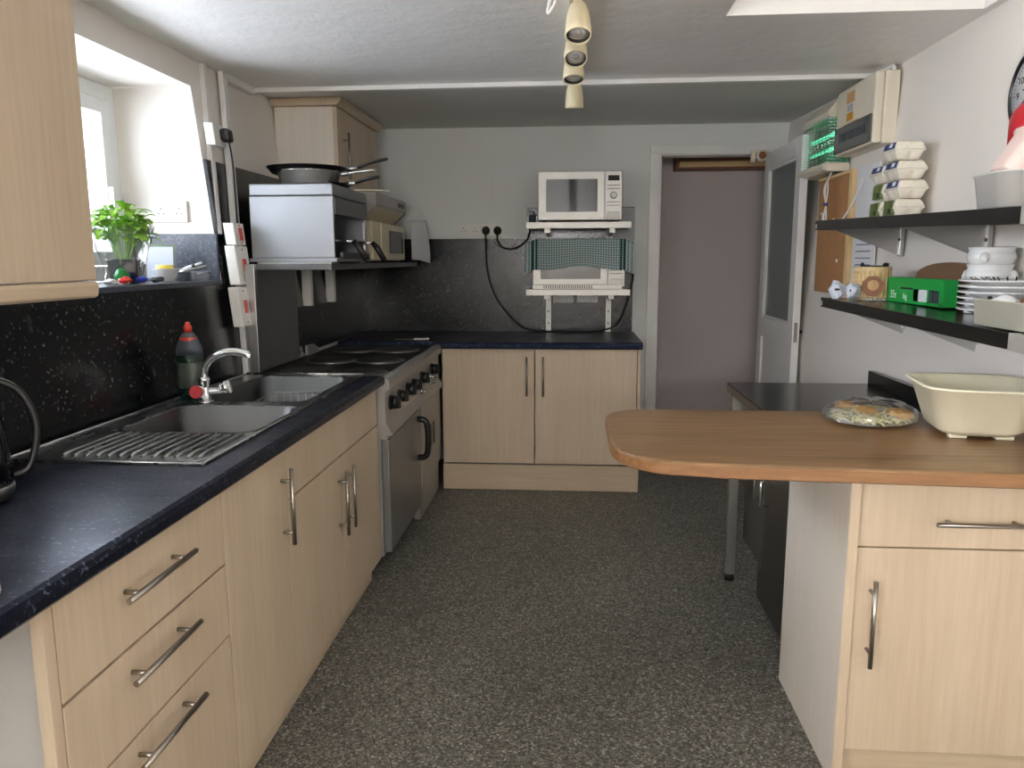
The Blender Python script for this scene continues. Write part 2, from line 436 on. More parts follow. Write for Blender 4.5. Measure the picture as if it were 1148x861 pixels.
# left wall with the window recess
WY0, WY1, WZ0, WZ1 = 1.62, 3.13, 1.31, 2.085
SY0, SY1 = -2.1, -.1  # opening for the added side window, out of view
m = MB()
m.box(-1.95, -1.42, FLOOR0, YB+.12, 0, .91)
m.box(-1.95, -1.42, SY1, YB+.12, .91, WZ0-.02); m.box(-1.95, -1.42, SY1, YB+.12, WZ1, 2.35)
m.box(-1.95, -1.42, FLOOR0, SY1, .91, 1.0); m.box(-1.95, -1.42, FLOOR0, SY1, 2.0, 2.35); m.box(-1.95, -1.42, FLOOR0, SY0, 1.0, 2.0)
m.box(-1.95, -1.42, SY1, WY0, WZ0-.02, WZ1); m.box(-1.95, -1.42, WY1, YB+.12, WZ0-.02, WZ1)
m.shear(lambda c: (c.x-.1*max(0, c.z-.91), c.y, c.z))
struct('wall_left', m, 'white_wall')
m = MB(); m.box(1.285, 1.6, FLOOR0, YB+.12, 0, .9); m.box(1.285, 1.6, FLOOR0, YB+.12, .9, 2.35); m.shear(lambda c: (c.x+.07*max(0, c.z-.9), c.y, c.z))
struct('wall_right', m, 'white_wall')
DX0, DX1, DZ = .565, 1.285, 2.065
m = MB()
m.box(-1.75, DX0, YB, YB+.12, 0, 2.35); m.box(DX1, 1.85, YB, YB+.12, 0, 2.35); m.box(DX0, DX1, YB, YB+.12, DZ, 2.35)
struct('wall_back', m, 'back_wall')
m = MB()
m.box(-2.0, 1.55, -2.62, -2.5, 0, 1.42); m.box(-2.0, 1.55, -2.62, -2.5, 2.02, 2.35)
m.box(-2.0, -.60, -2.62, -2.5, 1.42, 2.02); m.box(.40, 1.55, -2.62, -2.5, 1.42, 2.02)
struct('wall_rear', m, 'white_wall')
m = MB()
for b in ((-.60, .40, 1.42, 1.47), (-.60, .40, 1.97, 2.02), (-.60, -.55, 1.47, 1.97), (.35, .40, 1.47, 1.97), (-.13, -.07, 1.47, 1.97)):
    m.box(b[0], b[1], -2.6, -2.54, b[2], b[3])
w2 = struct('window_2', m, 'upvc')
m = MB(); m.box(-.55, .35, -2.575, -2.571, 1.47, 1.97); part('glass_pane', m, 'clear', w2)
for i, (x0, x1) in enumerate(((-.78, -.48), (.28, .58))):
    m = MB()
    m.grid(lambda u, v: (x0+(x1-x0)*u, -2.44+.025*math.sin(u*34+v*2), 1.3+.8*v), 40, 10)
    for f in list(m.bm.faces): pass
    r = bmesh.ops.solidify(m.bm, geom=m.bm.faces[:], thickness=.004)
    solo('curtain', m, 'pale_salad', 'pale curtain at the window behind the camera on the %s' % ('left', 'right')[i], 'curtain')
m = MB()
for b in ((-2.1, -2.04, 1.0, 2.0), (-.16, -.1, 1.0, 2.0), (-2.04, -.16, 1.0, 1.06), (-2.04, -.16, 1.94, 2.0), (-1.13, -1.07, 1.06, 1.94)):
    m.box(-1.90, -1.84, b[0], b[1], b[2], b[3])
w3 = struct('added_window', m, 'upvc')  # unseen window, added to give the room more ambient light
m = MB(); m.box(-1.872, -1.868, -2.04, -.16, 1.06, 1.94); part('glass_pane', m, 'clear', w3)
# hall beyond the doorway
m = MB(); m.box(.2, 2.0, 5.95, 6.05, 0, 2.4); struct('wall_hall', m, 'hall_wall')
m = MB(); m.box(.2, .27, YB+.12, 5.95, 0, 2.4); m.box(1.75, 1.82, YB+.12, 5.95, 0, 2.4); struct('wall_hall_side', m, 'hall_wall')
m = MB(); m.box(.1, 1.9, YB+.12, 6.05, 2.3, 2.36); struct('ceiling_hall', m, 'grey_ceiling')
m = MB(); m.box(.74, 1.75, 5.80, 5.945, 2.03, 2.22, .004); m.mi = 1; m.box(.765, 1.75, 5.782, 5.80, 2.045, 2.085, .002)
solo('timber_beam', m, ['dark_wood', 'tan_strip'], 'dark brown timber beam with a pale strip seen through the doorway', 'beam')
# door frame and open door
m = MB()
m.box(DX0-.065, DX0, YB-.022, YB, 0, DZ+.055, .004); m.box(DX0-.065, DX1+.07, YB-.024, YB, DZ-.005, DZ+.055, .004)
m.box(DX1, DX1+.06, YB-.022, YB, 0, DZ-.005, .004)
m.box(DX0-.012, DX0+.012, YB-.01, YB+.12, 0, DZ, .003); m.box(DX1-.012, DX1+.012, YB-.01, YB+.12, 0, DZ, .003); m.box(DX0, DX1, YB-.01, YB+.12, DZ-.012, DZ+.012, .003)
struct('trim_1', m, 'white_gloss')
m = MB(); m.box(DX0-.055, DX0-.02, YB-.034, YB-.022, .30, .46, .003); struct('trim_4', m, 'white_gloss')
hx, hy = 1.262, 5.16
def dbox(mb, a0, a1, t0, t1, z0, z1, bev=.003):   # a runs from the hinge to the free edge, t across the leaf
    mb.box(hx+t0, hx+t1, hy-a1, hy-a0, z0, z1, bev)
m = MB(); LW = .80
dbox(m, 0, .10, -.04, 0, .01, 2.045); dbox(m, LW-.10, LW, -.04, 0, .01, 2.045)
dbox(m, .10, LW-.10, -.04, 0, 1.945, 2.045); dbox(m, .10, LW-.10, -.04, 0, .90, 1.02); dbox(m, .10, LW-.10, -.04, 0, .01, .2)
dbox(m, .10, LW-.10, -.028, -.012, .2, .90, 0)
dr = struct('door_1', m, 'white_gloss')
m = MB(); dbox(m, .10, LW-.10, -.024, -.016, 1.02, 1.945, 0); part('glass_pane', m, 'frosted', dr)
m = MB()
for a, b, c, d in ((.10, .118, 1.02, 1.945), (LW-.118, LW-.10, 1.02, 1.945), (.118, LW-.118, 1.02, 1.038), (.118, LW-.118, 1.927, 1.945)):
    dbox(m, a, b, -.036, -.004, c, d, .002)
part('glazing_bead', m, 'white_gloss', dr)
m = MB(); yk = hy-LW+.055
m.cyl((hx, yk, .985), (hx+.03, yk, .985), .011, .009); m.lathe([(.0, 0), (.022, .004), (.025, .012), (.018, .022), (0, .026)], (hx+.028, yk, .985), 16, rot=Euler((0, PI/2, 0)))
part('door_knob', m, 'black_plastic', dr)
m = MB(); m.box(hx-.032, hx-.012, hy-LW-.002, hy-LW, .93, 1.04, .0008); part('lock_plate', m, 'handle', dr)
t = thing('door_closer', 'round brown and white door closer at top right of door frame', 'door closer', (1.19, YB-.06, 2.0))
m = MB(); m.lathe([(.0, 0), (.034, 0), (.036, .006), (.036, .045), (.03, .05), (0, .05)], (1.20, YB-.024, 2.04), 24, rot=Euler((PI/2, 0, 0))); part('drum', m, 'plastic_cream', t)
m = MB(); m.lathe([(0, 0), (.024, 0), (.02, .008), (0, .009)], (1.20, YB-.074, 2.04), 24, rot=Euler((PI/2, 0, 0))); part('cap', m, 'brown_print', t)
m = MB(); m.box(1.135, 1.16, YB-.06, YB-.02, 2.0, 2.075, .004); part('bracket', m, 'plastic_cream', t)
# ceiling strip along the join and its return on the left wall
m = MB(); m.box(-1.545, 1.35, 3.695, 3.735, ZC-.022, ZC, .004, rot=(0, 0, -.012), piv=(0, 3.7, ZC)); struct('trim_2', m, 'white_gloss')
m = MB(); m.box(-1.545, -1.51, 3.43, 3.72, ZC-.03, ZC, .003); struct('trim_3', m, 'white_gloss')

# window in the left recess
WX = -1.90
m = MB()
def wframe(mb, y0, y1, z0, z1, w, x0, x1):
    mb.box(x0, x1, y0, y0+w, z0, z1, .004); mb.box(x0, x1, y1-w, y1, z0, z1, .004)
    mb.box(x0, x1, y0+w, y1-w, z0, z0+w, .004); mb.box(x0, x1, y0+w, y1-w, z1-w, z1, .004)
wframe(m, WY0, WY1-.005, WZ0, WZ1-.004, .06, WX-.03, WX+.04); m.box(WX-.03, WX+.04, 2.33, 2.39, WZ0+.06, WZ1-.06, .004)
w1 = struct('window_1', m, 'upvc')
for y0, y1 in ((WY0+.06, 2.33), (2.39, WY1-.065)):
    m = MB(); wframe(m, y0+.002, y1-.002, WZ0+.062, WZ1-.066, .055, WX-.01, WX+.052); sh = part('sash', m, 'upvc', w1)
    m = MB(); m.box(WX+.01, WX+.016, y0+.05, y1-.05, WZ0+.11, WZ1-.11); part('glass_pane', m, 'window_glass', sh)
m = MB(); m.box(WX+.052, WX+.066, 2.985, 3.005, 1.62, 1.72, .003); m.box(WX+.066, WX+.09, 2.987, 3.003, 1.60, 1.68, .004); part('window_handle', m, 'plastic_white', w1)
m = MB(); m.box(-1.86, -1.4585, WY0, WY1, WZ0-.02, WZ0, .002)
solo('window_sill', m, 'granite_sill', 'shiny grey flecked stone sill in the window recess', 'window sill')
m = MB(); m.box(-1.86, -1.463, WY1-.016, WY1-.001, WZ0, 1.50, .001)
solo('stone_upstand', m, 'granite_sill', 'grey flecked stone panel at the far end of the window sill', 'stone panel')

# ------------------------------------------------------------------ splashbacks
m = MB(); m.box(-1.42, -1.405, .2, 3.13, .91, 1.292); m.shear(lambda c: (c.x-.1*(c.z-.91), c.y, c.z))
solo('splashback', m, 'granite', 'black flecked splashback below the window behind the sink', 'splashback')
m = MB(); m.box(-1.42, -1.405, 3.132, YB-.001, .91, 1.80); m.shear(lambda c: (c.x-.1*(c.z-.91), c.y, c.z))
solo('splashback', m, 'granite', 'tall black splashback on the left wall behind the cooker and grill', 'splashback')
m = MB(); m.box(-1.415, .405, YB-.016, YB-.001, .91, 1.53, .001); m.prism([(-1.4145, .911), (-1.4155, .911), (-1.475, 1.53), (-1.4145, 1.53)], 'y', YB-.016, YB-.001)
solo('splashback', m, 'granite', 'wide black splashback along the far wall above the worktop', 'splashback')
m = MB(); m.box(-.30, .41, YB-.017, YB-.001, 1.531, 1.73, .001); m.mi = 1; m.box(.25, .41, YB-.021, YB-.017, 1.50, 1.725, .001)
solo('splashback', m, ['granite', 'grey_sheet'], 'small raised dark splashback behind the upper microwave shelf', 'splashback')

# ------------------------------------------------------------------ fitted units
def bar_handle(parent, p, axis, L, out, r=.006, stand=.032):
    """bar handle centred at p on the face; out = outward unit vector"""
    m = MB(); p = Vector(p); out = Vector(out); d = Vector({'x': (1, 0, 0), 'y': (0, 1, 0), 'z': (0, 0, 1)}[axis])
    c = p+out*stand
    m.cyl(c-d*L/2, c+d*L/2, r, seg=14)
    for s in (-1, 1): m.cyl(p+d*s*L*.34, c+d*s*L*.34, r*.8, seg=10)
    part('handle', m, 'handle', parent)
FX = -.82
def front_y(name, parent, y0, y1, z0, z1, x=FX, mats='maple', th=.019):
    m = MB(); m.box(x-th, x, y0+.0015, y1-.0015, z0+.0015, z1-.0015, .0015); return part(name, m, mats, parent)
def carcass_left(t, y0, y1, end0=False):
    m = MB()
    m.box(-1.38, FX-.021, y0, y0+.018, .10, .868); m.box(-1.38, FX-.021, y1-.018, y1, .10, .868)
    m.box(-1.38, FX-.021, y0+.018, y1-.018, .10, .118); m.box(-1.38, -1.37, y0+.018, y1-.018, .118, .868)
    part('carcass', m, 'carcass', t)
    m = MB(); m.box(-.885, -.866, y0, y1, .002, .10); part('plinth', m, 'maple_h', t)
t = thing('base_unit', 'maple base unit with three wide drawers nearest the camera on the left', 'kitchen unit', (-1.1, 1.39, 0))
carcass_left(t, 1.085, 1.688)
m = MB(); m.box(FX-.022, FX, 1.062, 1.086, .10, .868, .001); part('edge_panel', m, 'maple', t)
for z0, z1, hz in ((.675, .866, .785), (.495, .672, .625), (.105, .492, .455)):
    d = front_y('drawer', t, 1.088, 1.686, z0, z1); bar_handle(d, (FX, 1.366, hz), 'y', .25, (1, 0, 0))
t = thing('base_unit', 'narrow maple base unit with one tall door beside the three drawers', 'kitchen unit', (-1.1, 1.89, 0))
carcass_left(t, 1.69, 2.098)
d = front_y('door', t, 1.69, 2.098, .105, .866); bar_handle(d, (FX, 2.052, .695), 'z', .225, (1, 0, 0))
t = thing('base_unit', 'maple sink base unit with two doors below a plain top panel', 'kitchen unit', (-1.1, 2.62, 0))
carcass_left(t, 2.10, 3.14)
front_y('top_panel', t, 2.10, 3.14, .70, .866)
d = front_y('door', t, 2.10, 2.62, .105, .697); bar_handle(d, (FX, 2.575, .535), 'z', .235, (1, 0, 0))
d = front_y('door', t, 2.62, 3.14, .105, .697); bar_handle(d, (FX, 2.665, .535), 'z', .235, (1, 0, 0))
# left worktop with the two sink cut-outs
SB = [(-1.285, -.885, 2.03, 2.42), (-1.285, -.905, 2.50, 3.07)]
m = MB()
xw0, xe = -1.418, -.80
def wt(x0, x1, y0, y1): m.box(x0, x1, y0, y1, .87, .91)
wt(xw0, xe, .25, 2.03); wt(xw0, -1.285, 2.03, 3.14); wt(-.885, xe, 2.03, 3.14); wt(-1.285, -.885, 2.42, 2.50); wt(-1.285, -.885, 3.07, 3.14); wt(-.905, -.885, 2.5, 3.07)
prof = [(xe, .87), (xe+.012, .871), (xe+.017, .877), (xe+.018, .895), (xe+.014, .905), (xe+.005, .91), (xe, .91)]
m.prism(prof, 'y', .25, 3.14)
solo('worktop', m, 'granite_top', 'long black flecked worktop on the left holding the sink', 'worktop')
# sink
t = thing('kitchen_sink', 'stainless steel sink with two bowls and ribbed drainer', 'sink', (-1.12, 2.4, .91))
m = MB()
def sp(x0, x1, y0, y1): m.box(x0, x1, y0, y1, .9105, .9155, .001)
sp(-1.375, -.865, 1.70, 2.03); sp(-1.375, -1.285, 2.03, 3.13); sp(-.885, -.865, 2.03, 2.5); sp(-.905, -.865, 2.5, 3.13); sp(-1.285, -.885, 2.42, 2.50); sp(-1.285, -.905, 3.07, 3.13)
m.tube([(-1.372, 1.702, .9165), (-.868, 1.702, .9165)], .003, 6, 0); m.tube([(-.868, 1.702, .9165), (-.868, 3.128, .9165)], .003, 6, 0)
m.tube([(-1.372, 1.702, .9165), (-1.372, 3.128, .9165)], .003, 6, 0); m.tube([(-1.372, 3.128, .9175), (-.868, 3.128, .9175)], .005, 6, 0)
part('rim', m, 'steel_sink', t)
m = MB()
for i in range(13):
    x = -1.25+i*.029
    m.tube([(x, 1.75, .9155), (x, 1.78, .9185), (x, 1.98, .9185), (x, 2.005, .9155)], .0055, 6, 0)
part('drainer', m, 'steel_sink', t)
for (x0, x1, y0, y1) in SB:
    m = MB(); cx, cy, hx_, hy_ = (x0+x1)/2, (y0+y1)/2, (x1-x0)/2, (y1-y0)/2
    rows = [rrect(cx, cy, hx_+.004, hy_+.004, .055, .9165), rrect(cx, cy, hx_-.004, hy_-.004, .055, .912), rrect(cx, cy, hx_-.012, hy_-.012, .055, .78), rrect(cx, cy, hx_-.035, hy_-.035, .05, .758), rrect(cx, cy, .04, .04, .03, .752)]
    m.loft(rows, False, True)
    # fill between the square cut-out and the rounded mouth
    b = part('bowl', m, 'bowl_steel', t)
    for qx, qy in ((1, 1), (-1, 1), (-1, -1), (1, -1)):
        m = MB()
        poly = [(cx+qx*(hx_+.002), cy+qy*(hy_+.002))]
        for i in range(7):
            a = PI/2*i/6; poly.append((cx+qx*(hx_-.055+.055*math.cos(a)), cy+qy*(hy_-.055+.055*math.sin(a))))
        m.prism(poly, 'z', .911, .915); part('corner_flange', m, 'steel_sink', b)
    m = MB(); m.lathe([(0, 0), (.035, 0), (.038, .003), (.03, .005), (.012, .003), (0, .003)], (cx, cy, .752), 20); part('waste', m, 'chrome', b)
m = MB()
for k in range(3): m.box(-1.276, -1.272, 2.13+k*.02, 2.142+k*.02, .862, .878, .001)
part('overflow', m, 'black_plastic', t)
# tap
t = thing('mixer_tap', 'chrome mixer tap with a red-capped knob behind the sink', 'tap', (-1.325, 2.46, .915))
tx, ty = -1.235, 2.47
BASE[t.name] = Vector((tx, ty, .915)); t.location = (tx, ty, .915)
m = MB(); m.lathe([(.027, 0), (.027, .006), (.02, .012), (.019, .075), (.021, .08), (.015, .088), (0, .088)], (tx, ty, .9155), 24); m.cyl((tx-.055, ty-.01, .955), (tx+.055, ty+.012, .955), .012, seg=16); part('body', m, 'chrome', t)
m = MB(); m.tube([(tx, ty, .99), (tx+.004, ty+.002, 1.03), (tx+.03, ty+.004, 1.065), (tx+.085, ty+.01, 1.088), (tx+.145, ty+.02, 1.08), (tx+.15, ty+.021, 1.068)], .0125, 14, 5); part('spout', m, 'chrome', t)
def tapknob(c, d, name, mt, lab):
    m = MB(); c = Vector(c); d = Vector(d).normalized()
    for k in range(1):
        m.cyl(c, c+d*.012, .014, .021, 18); m.cyl(c+d*.012, c+d*.032, .023, .022, 18)
    k_ = part(name, m, 'chrome', t)
    m = MB(); m.cyl(c+d*.0322, c+d*.038, .0225, .020, 18); part('indicator', m, mt, k_, lab)
tapknob((tx-.01, ty-.018, .955), (.15, -1, .15), 'knob', 'red', 'red cap')
tapknob((tx+.045, ty+.012, .96), (.8, .25, .2), 'knob', 'plastic_white', 'white cap')
# wire dish rack in the far bowl
m = MB()
y0, y1, x0, x1 = 2.66, 3.0, -1.20, -.95
for z in (.775, .86): m.tube([(x0, y0, z), (x1, y0, z), (x1, y1, z), (x0, y1, z)], .003, 6, 0, True)
for i in range(9):
    x = x0+(x1-x0)*i/8
    m.tube([(x, y1, .86), (x, y1, .775), (x, y0, .775), (x, y0, .86)], .002, 6, 0)
for i in range(1, 6):
    y = y0+(y1-y0)*i/6
    m.tube([(x0, y, .86), (x0, y, .775), (x1, y, .775), (x1, y, .86)], .002, 6, 0)
m.tube([(x0, y0, .772), (x0, y0, .757)], .004, 6, 0); m.tube([(x1, y0, .772), (x1, y0, .757)], .004, 6, 0)
m.tube([(x0, y1, .772), (x0, y1, .757)], .004, 6, 0); m.tube([(x1, y1, .772), (x1, y1, .757)], .004, 6, 0)
solo('dish_rack', m, 'steel', 'steel wire basket standing in the far sink bowl', 'dish rack')
# washing-up liquid
bx, by = -1.315, 2.54
t = thing('washing_up_bottle', 'dark green bottle of washing-up liquid with an orange-red cap', 'bottle', (bx, by, .9165))
def obox(secs, cx, cy, n=24):
    return [[(cx+a*math.cos(2*PI*j/n), cy+b*math.sin(2*PI*j/n), z) for j in range(n)] for a, b, z in secs]
m = MB(); m.loft(obox([(.04, .026, .917), (.046, .03, .925), (.05, .032, .98), (.045, .03, 1.03), (.047, .03, 1.07)], bx, by), True, True); part('body', m, 'liquid', t)
m = MB(); m.loft(obox([(.047, .03, 1.0705), (.046, .029, 1.095), (.03, .022, 1.13), (.016, .016, 1.147)], bx, by), True, True); part('shoulder', m, 'ink_blue', t, 'clear bottle shoulder')
m = MB(); m.loft(obox([(.036, .025, 1.113), (.030, .0225, 1.131)], bx, by), False, False); part('neck_band', m, 'red_lens', t)
m = MB(); m.lathe([(.013, 0), (.014, .02), (.009, .024), (.008, .034), (0, .036)], (bx, by, 1.148), 16); part('cap', m, 'red_lens', t)
m = MB(); m.loft(obox([(.047, .0325, .955), (.0512, .0334, .98), (.0465, .0316, 1.03), (.0462, .031, 1.045)], bx, by), False, False)
part('label', m, 'grey_label', t)
# kettle
kx, ky = -1.215, 1.40
t = thing('kettle', 'black jug kettle with a silver band at the left edge of the worktop', 'kettle', (kx, ky, .91))
m = MB(); m.lathe([(.0, 0), (.082, 0), (.085, .006), (.085, .014), (0, .014)], (kx, ky, .911), 36); part('power_base', m, 'black_plastic', t)
m = MB(); m.lathe([(.086, .0), (.087, .002), (.087, .014), (.086, .016), (0, .016)], (kx, ky, .926), 36); part('steel_band', m, 'steel', t)
m = MB(); m.lathe([(.085, .0), (.084, .05), (.078, .12), (.069, .17), (.066, .18), (0, .18)], (kx, ky, .9425), 36); part('jug', m, 'glass_dark', t)
m = MB(); m.lathe([(.067, 0), (.066, .01), (.05, .018), (0, .021)], (kx, ky, 1.1235), 30); m.cyl((kx, ky, 1.142), (kx, ky, 1.158), .012, .01, 14); part('lid', m, 'black_plastic', t)
m = MB(); hp = [(.045, 1.148), (.08, 1.150), (.112, 1.125), (.132, 1.07), (.13, 1.015), (.112, .965), (.084, .955)]
m.rings(spline([(kx+u*.8, ky+u*.6, z) for u, z in hp], 5), .0075, 12); part('handle', m, 'black_plastic', t)
# little white thing on the worktop edge and white bin on the floor
m = MB(); m.lathe([(0, 0), (.02, 0), (.022, .006), (.02, .03), (.012, .034), (0, .034)], (-.845, .985, .911), 20)
solo('bottle_cap', m, 'plastic_white', 'small white lid on the worktop at the left edge of the photo', 'lid')
t = thing('waste_bin', 'white plastic bin standing on the floor beside the drawers', 'bin', (-1.0, .86, 0))
m = MB(); m.loft([rrect(-1.02, .83, .11, .13, .02, .0015), rrect(-1.02, .83, .135, .15, .025, .46)], True, True, False); part('body', m, 'plastic_white', t)
m = MB(); m.loft([rrect(-1.02, .83, .142, .157, .025, .462), rrect(-1.02, .83, .142, .157, .025, .50), rrect(-1.02, .83, .12, .135, .02, .515)], True, True, False); part('lid', m, 'plastic_white', t)

# ------------------------------------------------------------------ range cooker
CY0, CY1, CX = 3.165, 4.49, -.785
t = thing('range_cooker', 'grey electric range cooker with black hotplates and a row of knobs', 'cooker', (-1.1, 3.83, 0))
m = MB()
m.box(-1.40, CX-.03, CY0, CY1, .10, .872); m.box(-1.36, -.88, CY0+.05, CY1-.05, .012, .10)
part('body', m, 'steel_grey', t)
m = MB(); m.box(-1.40, CX-.01, CY0, CY1, .873, .893, .002); part('hob', m, 'black_plastic', t)
m = MB()   # bullnose control panel profile (x,z)
m.prism([(CX-.03, .893), (CX-.01, .897), (CX+.008, .892), (CX+.016, .875), (CX+.012, .845), (CX, .838), (CX-.004, .83), (CX-.004, .70), (CX+.022, .655), (CX+.02, .645), (CX-.03, .645)], 'y', CY0, CY1)
cp = part('control_panel', m, 'steel_grey', t)
for y, z, r in ((3.255, .775, .030), (3.415, .775, .028), (3.60, .775, .030), (3.74, .775, .028), (3.95, .778, .030), (4.25, .78, .030)):
    m = MB(); m.cyl((CX-.004, y, z), (CX+.004, y, z), r*1.1, seg=20); m.cyl((CX+.004, y, z), (CX+.034, y, z), r, r*.9, seg=20); m.box(CX+.033, CX+.044, y-.006, y+.006, z-r*.85, z+r*.85, .002)
    part('knob', m, 'black_plastic', cp)
for y, z in ((3.93, .705), (4.28, .705), (4.20, .745)):
    m = MB(); m.cyl((CX-.004, y, z), (CX+.006, y, z), .016, seg=16); m.cyl((CX+.006, y, z), (CX+.022, y, z), .010, seg=14); part('pilot_light', m, 'chrome', cp)
m = MB(); m.box(CX-.030, CX+.004, CY0+.012, 3.87, .115, .625, .006); od = part('oven_door', m, 'door_grey', t)
m = MB(); m.box(CX-.03, CX-.004, CY0+.002, 3.885, .628, .645, .001); m.box(CX-.03, CX-.002, 3.872, 3.90, .115, .628, .001); part('door_frame', m, 'steel_grey', t)
m = MB(); yy = 3.80
m.rings(spline([(CX+.004, yy, .585), (CX+.04, yy, .58), (CX+.055, yy, .54), (CX+.055, yy, .43), (CX+.04, yy, .39), (CX+.004, yy, .385)], 4), .016, 12); part('handle', m, 'black_plastic', od)
m = MB(); m.box(CX-.030, CX+.001, 3.905, CY1-.004, .20, .672, .004); sd = part('side_panel', m, 'steel_grey', t)
m = MB()
for y in (4.13, 4.23): m.box(CX+.0012, CX+.003, y, y+.06, .35, .48, .001)
part('vent', m, 'ink', sd)
m = MB(); m.box(CX-.05, CX-.015, 3.905, CY1-.004, .012, .197, .003); part('lower_panel', m, 'steel_grey', t)
for i, (x, y, r) in enumerate(((-1.18, 3.33, .11), (-.93, 3.31, .11), (-1.19, 3.72, .11), (-.95, 3.73, .11), (-1.19, 4.18, .12), (-.97, 4.18, .12))):
    m = MB(); m.lathe([(0, 0), (r, 0), (r+.006, .004), (r+.004, .010), (r-.006, .012), (r-.02, .0145), (0, .0145)], (x, y, .8935), 36); hp_ = part('hotplate', m, 'hob_iron', t)
    m = MB(); m.lathe([(r+.008, 0), (r+.013, .001), (r+.012, .005), (r+.0085, .005)], (x, y, .8935), 36, ring=True); part('trim_ring', m, 'steel', hp_)
m = MB(); m.prism([(3.93, .895), (3.93, .945), (4.03, .945), (4.10, .92), (4.10, .895)], 'x', -1.40, -1.385); part('spill_guard', m, 'aluminium', t)
# steel splash plate with post
t = thing('splash_plate', 'dull steel plate and upright post on the left wall behind the cooker', 'splash plate', (-1.41, 3.62, .9))
m = MB(); m.box(-1.39, -1.384, 3.25, 3.80, .9, 1.37); part('plate', m, 'door_grey', t)
m = MB(); m.box(-1.372, -1.332, 3.165, 3.195, .9, 1.375, .002); part('post', m, 'steel', t)

# ------------------------------------------------------------------ grill shelf with everything on it
t = thing('wall_shelf', 'dark steel shelf on the left wall carrying the grill', 'shelf', (-1.2, 4.1, 1.36))
m = MB(); m.box(-1.375, -1.01, 3.20, 5.02, 1.350, 1.376, .002); m.box(-1.45, -1.375, 3.5, 5.02, 1.350, 1.376); part('shelf_board', m, 'steel_dark', t)
for y in (4.02, 4.42):
    m = MB(); m.box(-1.435, -1.385, y, y+.035, 1.15, 1.349, .002); part('bracket', m, 'plastic_white', t)
GX = -1.005; GY0, GY1 = 3.255, 3.80
t = thing('grill', 'stainless steel salamander grill with pans stacked on top', 'grill', (-1.2, 3.5, 1.377))
m = MB()
m.box(-1.375, GX-.005, GY0, GY0+.012, 1.40, 1.66, .003); m.box(-1.375, GX-.005, GY1-.012, GY1, 1.40, 1.66, .003)
m.box(-1.375, -1.363, GY0+.012, GY1-.012, 1.40, 1.66); m.box(-1.375, GX-.005, GY0, GY1, 1.661, 1.712, .006)
m.box(-1.385, GX+.005, GY0-.006, GY1+.006, 1.384, 1.400, .002)
part('casing', m, 'steel_panel', t)
m = MB(); m.box(-1.35, GX-.02, GY0-.004, GY0+.1, 1.3765, 1.3835); m.box(-1.35, GX-.02, GY1-.1, GY1, 1.3765, 1.3835); part('feet_rail', m, 'steel', t)
m = MB(); m.box(GX-.006, GX, GY0+.013, GY1-.013, 1.585, 1.655, .002); part('front_panel', m, 'steel_dark', t)
m = MB(); m.box(-1.36, GX-.06, GY0+.02, GY1-.02, 1.402, 1.41); m.box(-1.362, -1.35, GY0+.013, GY1-.013, 1.402, 1.655); part('lining', m, 'iron', t)
m = MB()
for i in range(9): m.tube([(-1.34, GY0+.06+i*.053, 1.475), (GX-.02, GY0+.06+i*.053, 1.475)], .004, 6, 0)
m.tube([(GX-.02, GY0+.02, 1.475), (GX-.02, GY1-.02, 1.475)], .005, 6, 0)
rack = part('rack', m, 'chrome', t)
for k, y in enumerate((3.36, 3.68)):
    m = MB(); m.tube([(GX-.02, y, 1.475), (GX+.05, y, 1.472)], .005, 8, 0); part('rod', m, 'chrome', rack)
    m = MB(); m.rings([(GX+.048, y, 1.474), (GX+.07, y, 1.45), (GX+.105, y, 1.39)], [.011, .015, .014], 12); part('handle', m, 'black_plastic', rack)
m = MB()
for z in (1.44, 1.51, 1.55): m.box(GX-.012, GX-.006, GY1-.075, GY1-.060, z-.02, z+.02, .001)
m.box(GX-.012, GX-.004, GY1-.06, GY1-.02, 1.402, 1.583, .001); part('side_trim', m, 'steel', t)
m = MB(); m.box(GX, GX+.015, GY0+.05, GY1-.05, 1.4005, 1.425, .002); part('drip_tray', m, 'steel_dark', t)

def pan(name, label, c, r, h, mt, hm, ang, tilt, hl, rim='black_plastic'):
    t = thing(name, label, 'pan', c, 'pans on the grill')
    x, y, z = c
    m = MB(); m.lathe([(0, 0), (r*.82, 0), (r*.88, .004), (r, h), (r+.003, h+.001), (r-.004, h-.002), (r*.86, .007), (0, .005)], c, 40); part('bowl', m, mt, t)
    dx, dy = math.cos(ang), math.sin(ang)
    m = MB()
    pts = [(x+dx*(r-.004), y+dy*(r-.004), z+h*.8), (x+dx*(r+.05), y+dy*(r+.05), z+h*.8+.02*tilt), (x+dx*(r+hl*.6), y+dy*(r+hl*.6), z+h*.8+hl*.4*tilt), (x+dx*(r+hl), y+dy*(r+hl), z+h*.8+hl*.62*tilt)]
    m.rings(spline(pts, 5), [.008]*6+[.011]*6+[.012]*3+[.009], 10, flat=.6); hd = part('handle', m, hm, t)
    m = MB(); m.tube([pts[0], pts[1]], .0105, 8, 0); part('ferrule', m, 'steel', hd)
    return t
pan('frying_pan', 'thick black frying pan at the bottom of the stack on the grill', (-1.16, 3.53, 1.7135), .15, .018, 'iron', 'black_plastic', -.30, .25, .17)
pan('saute_pan', 'shiny steel pan in the middle of the stack on the grill', (-1.18, 3.47, 1.7225), .14, .058, 'pan_steel', 'pan_steel', -.12, .12, .17)
pan('frying_pan', 'wide black frying pan on top of the stack on the grill', (-1.20, 3.50, 1.772), .175, .030, 'black_plastic', 'black_plastic', .15, .42, .19)
m = MB(); m.tube([(-1.02, 3.62, 1.715), (-.95, 3.72, 1.722), (-.895, 3.80, 1.725)], .004, 8, 2)
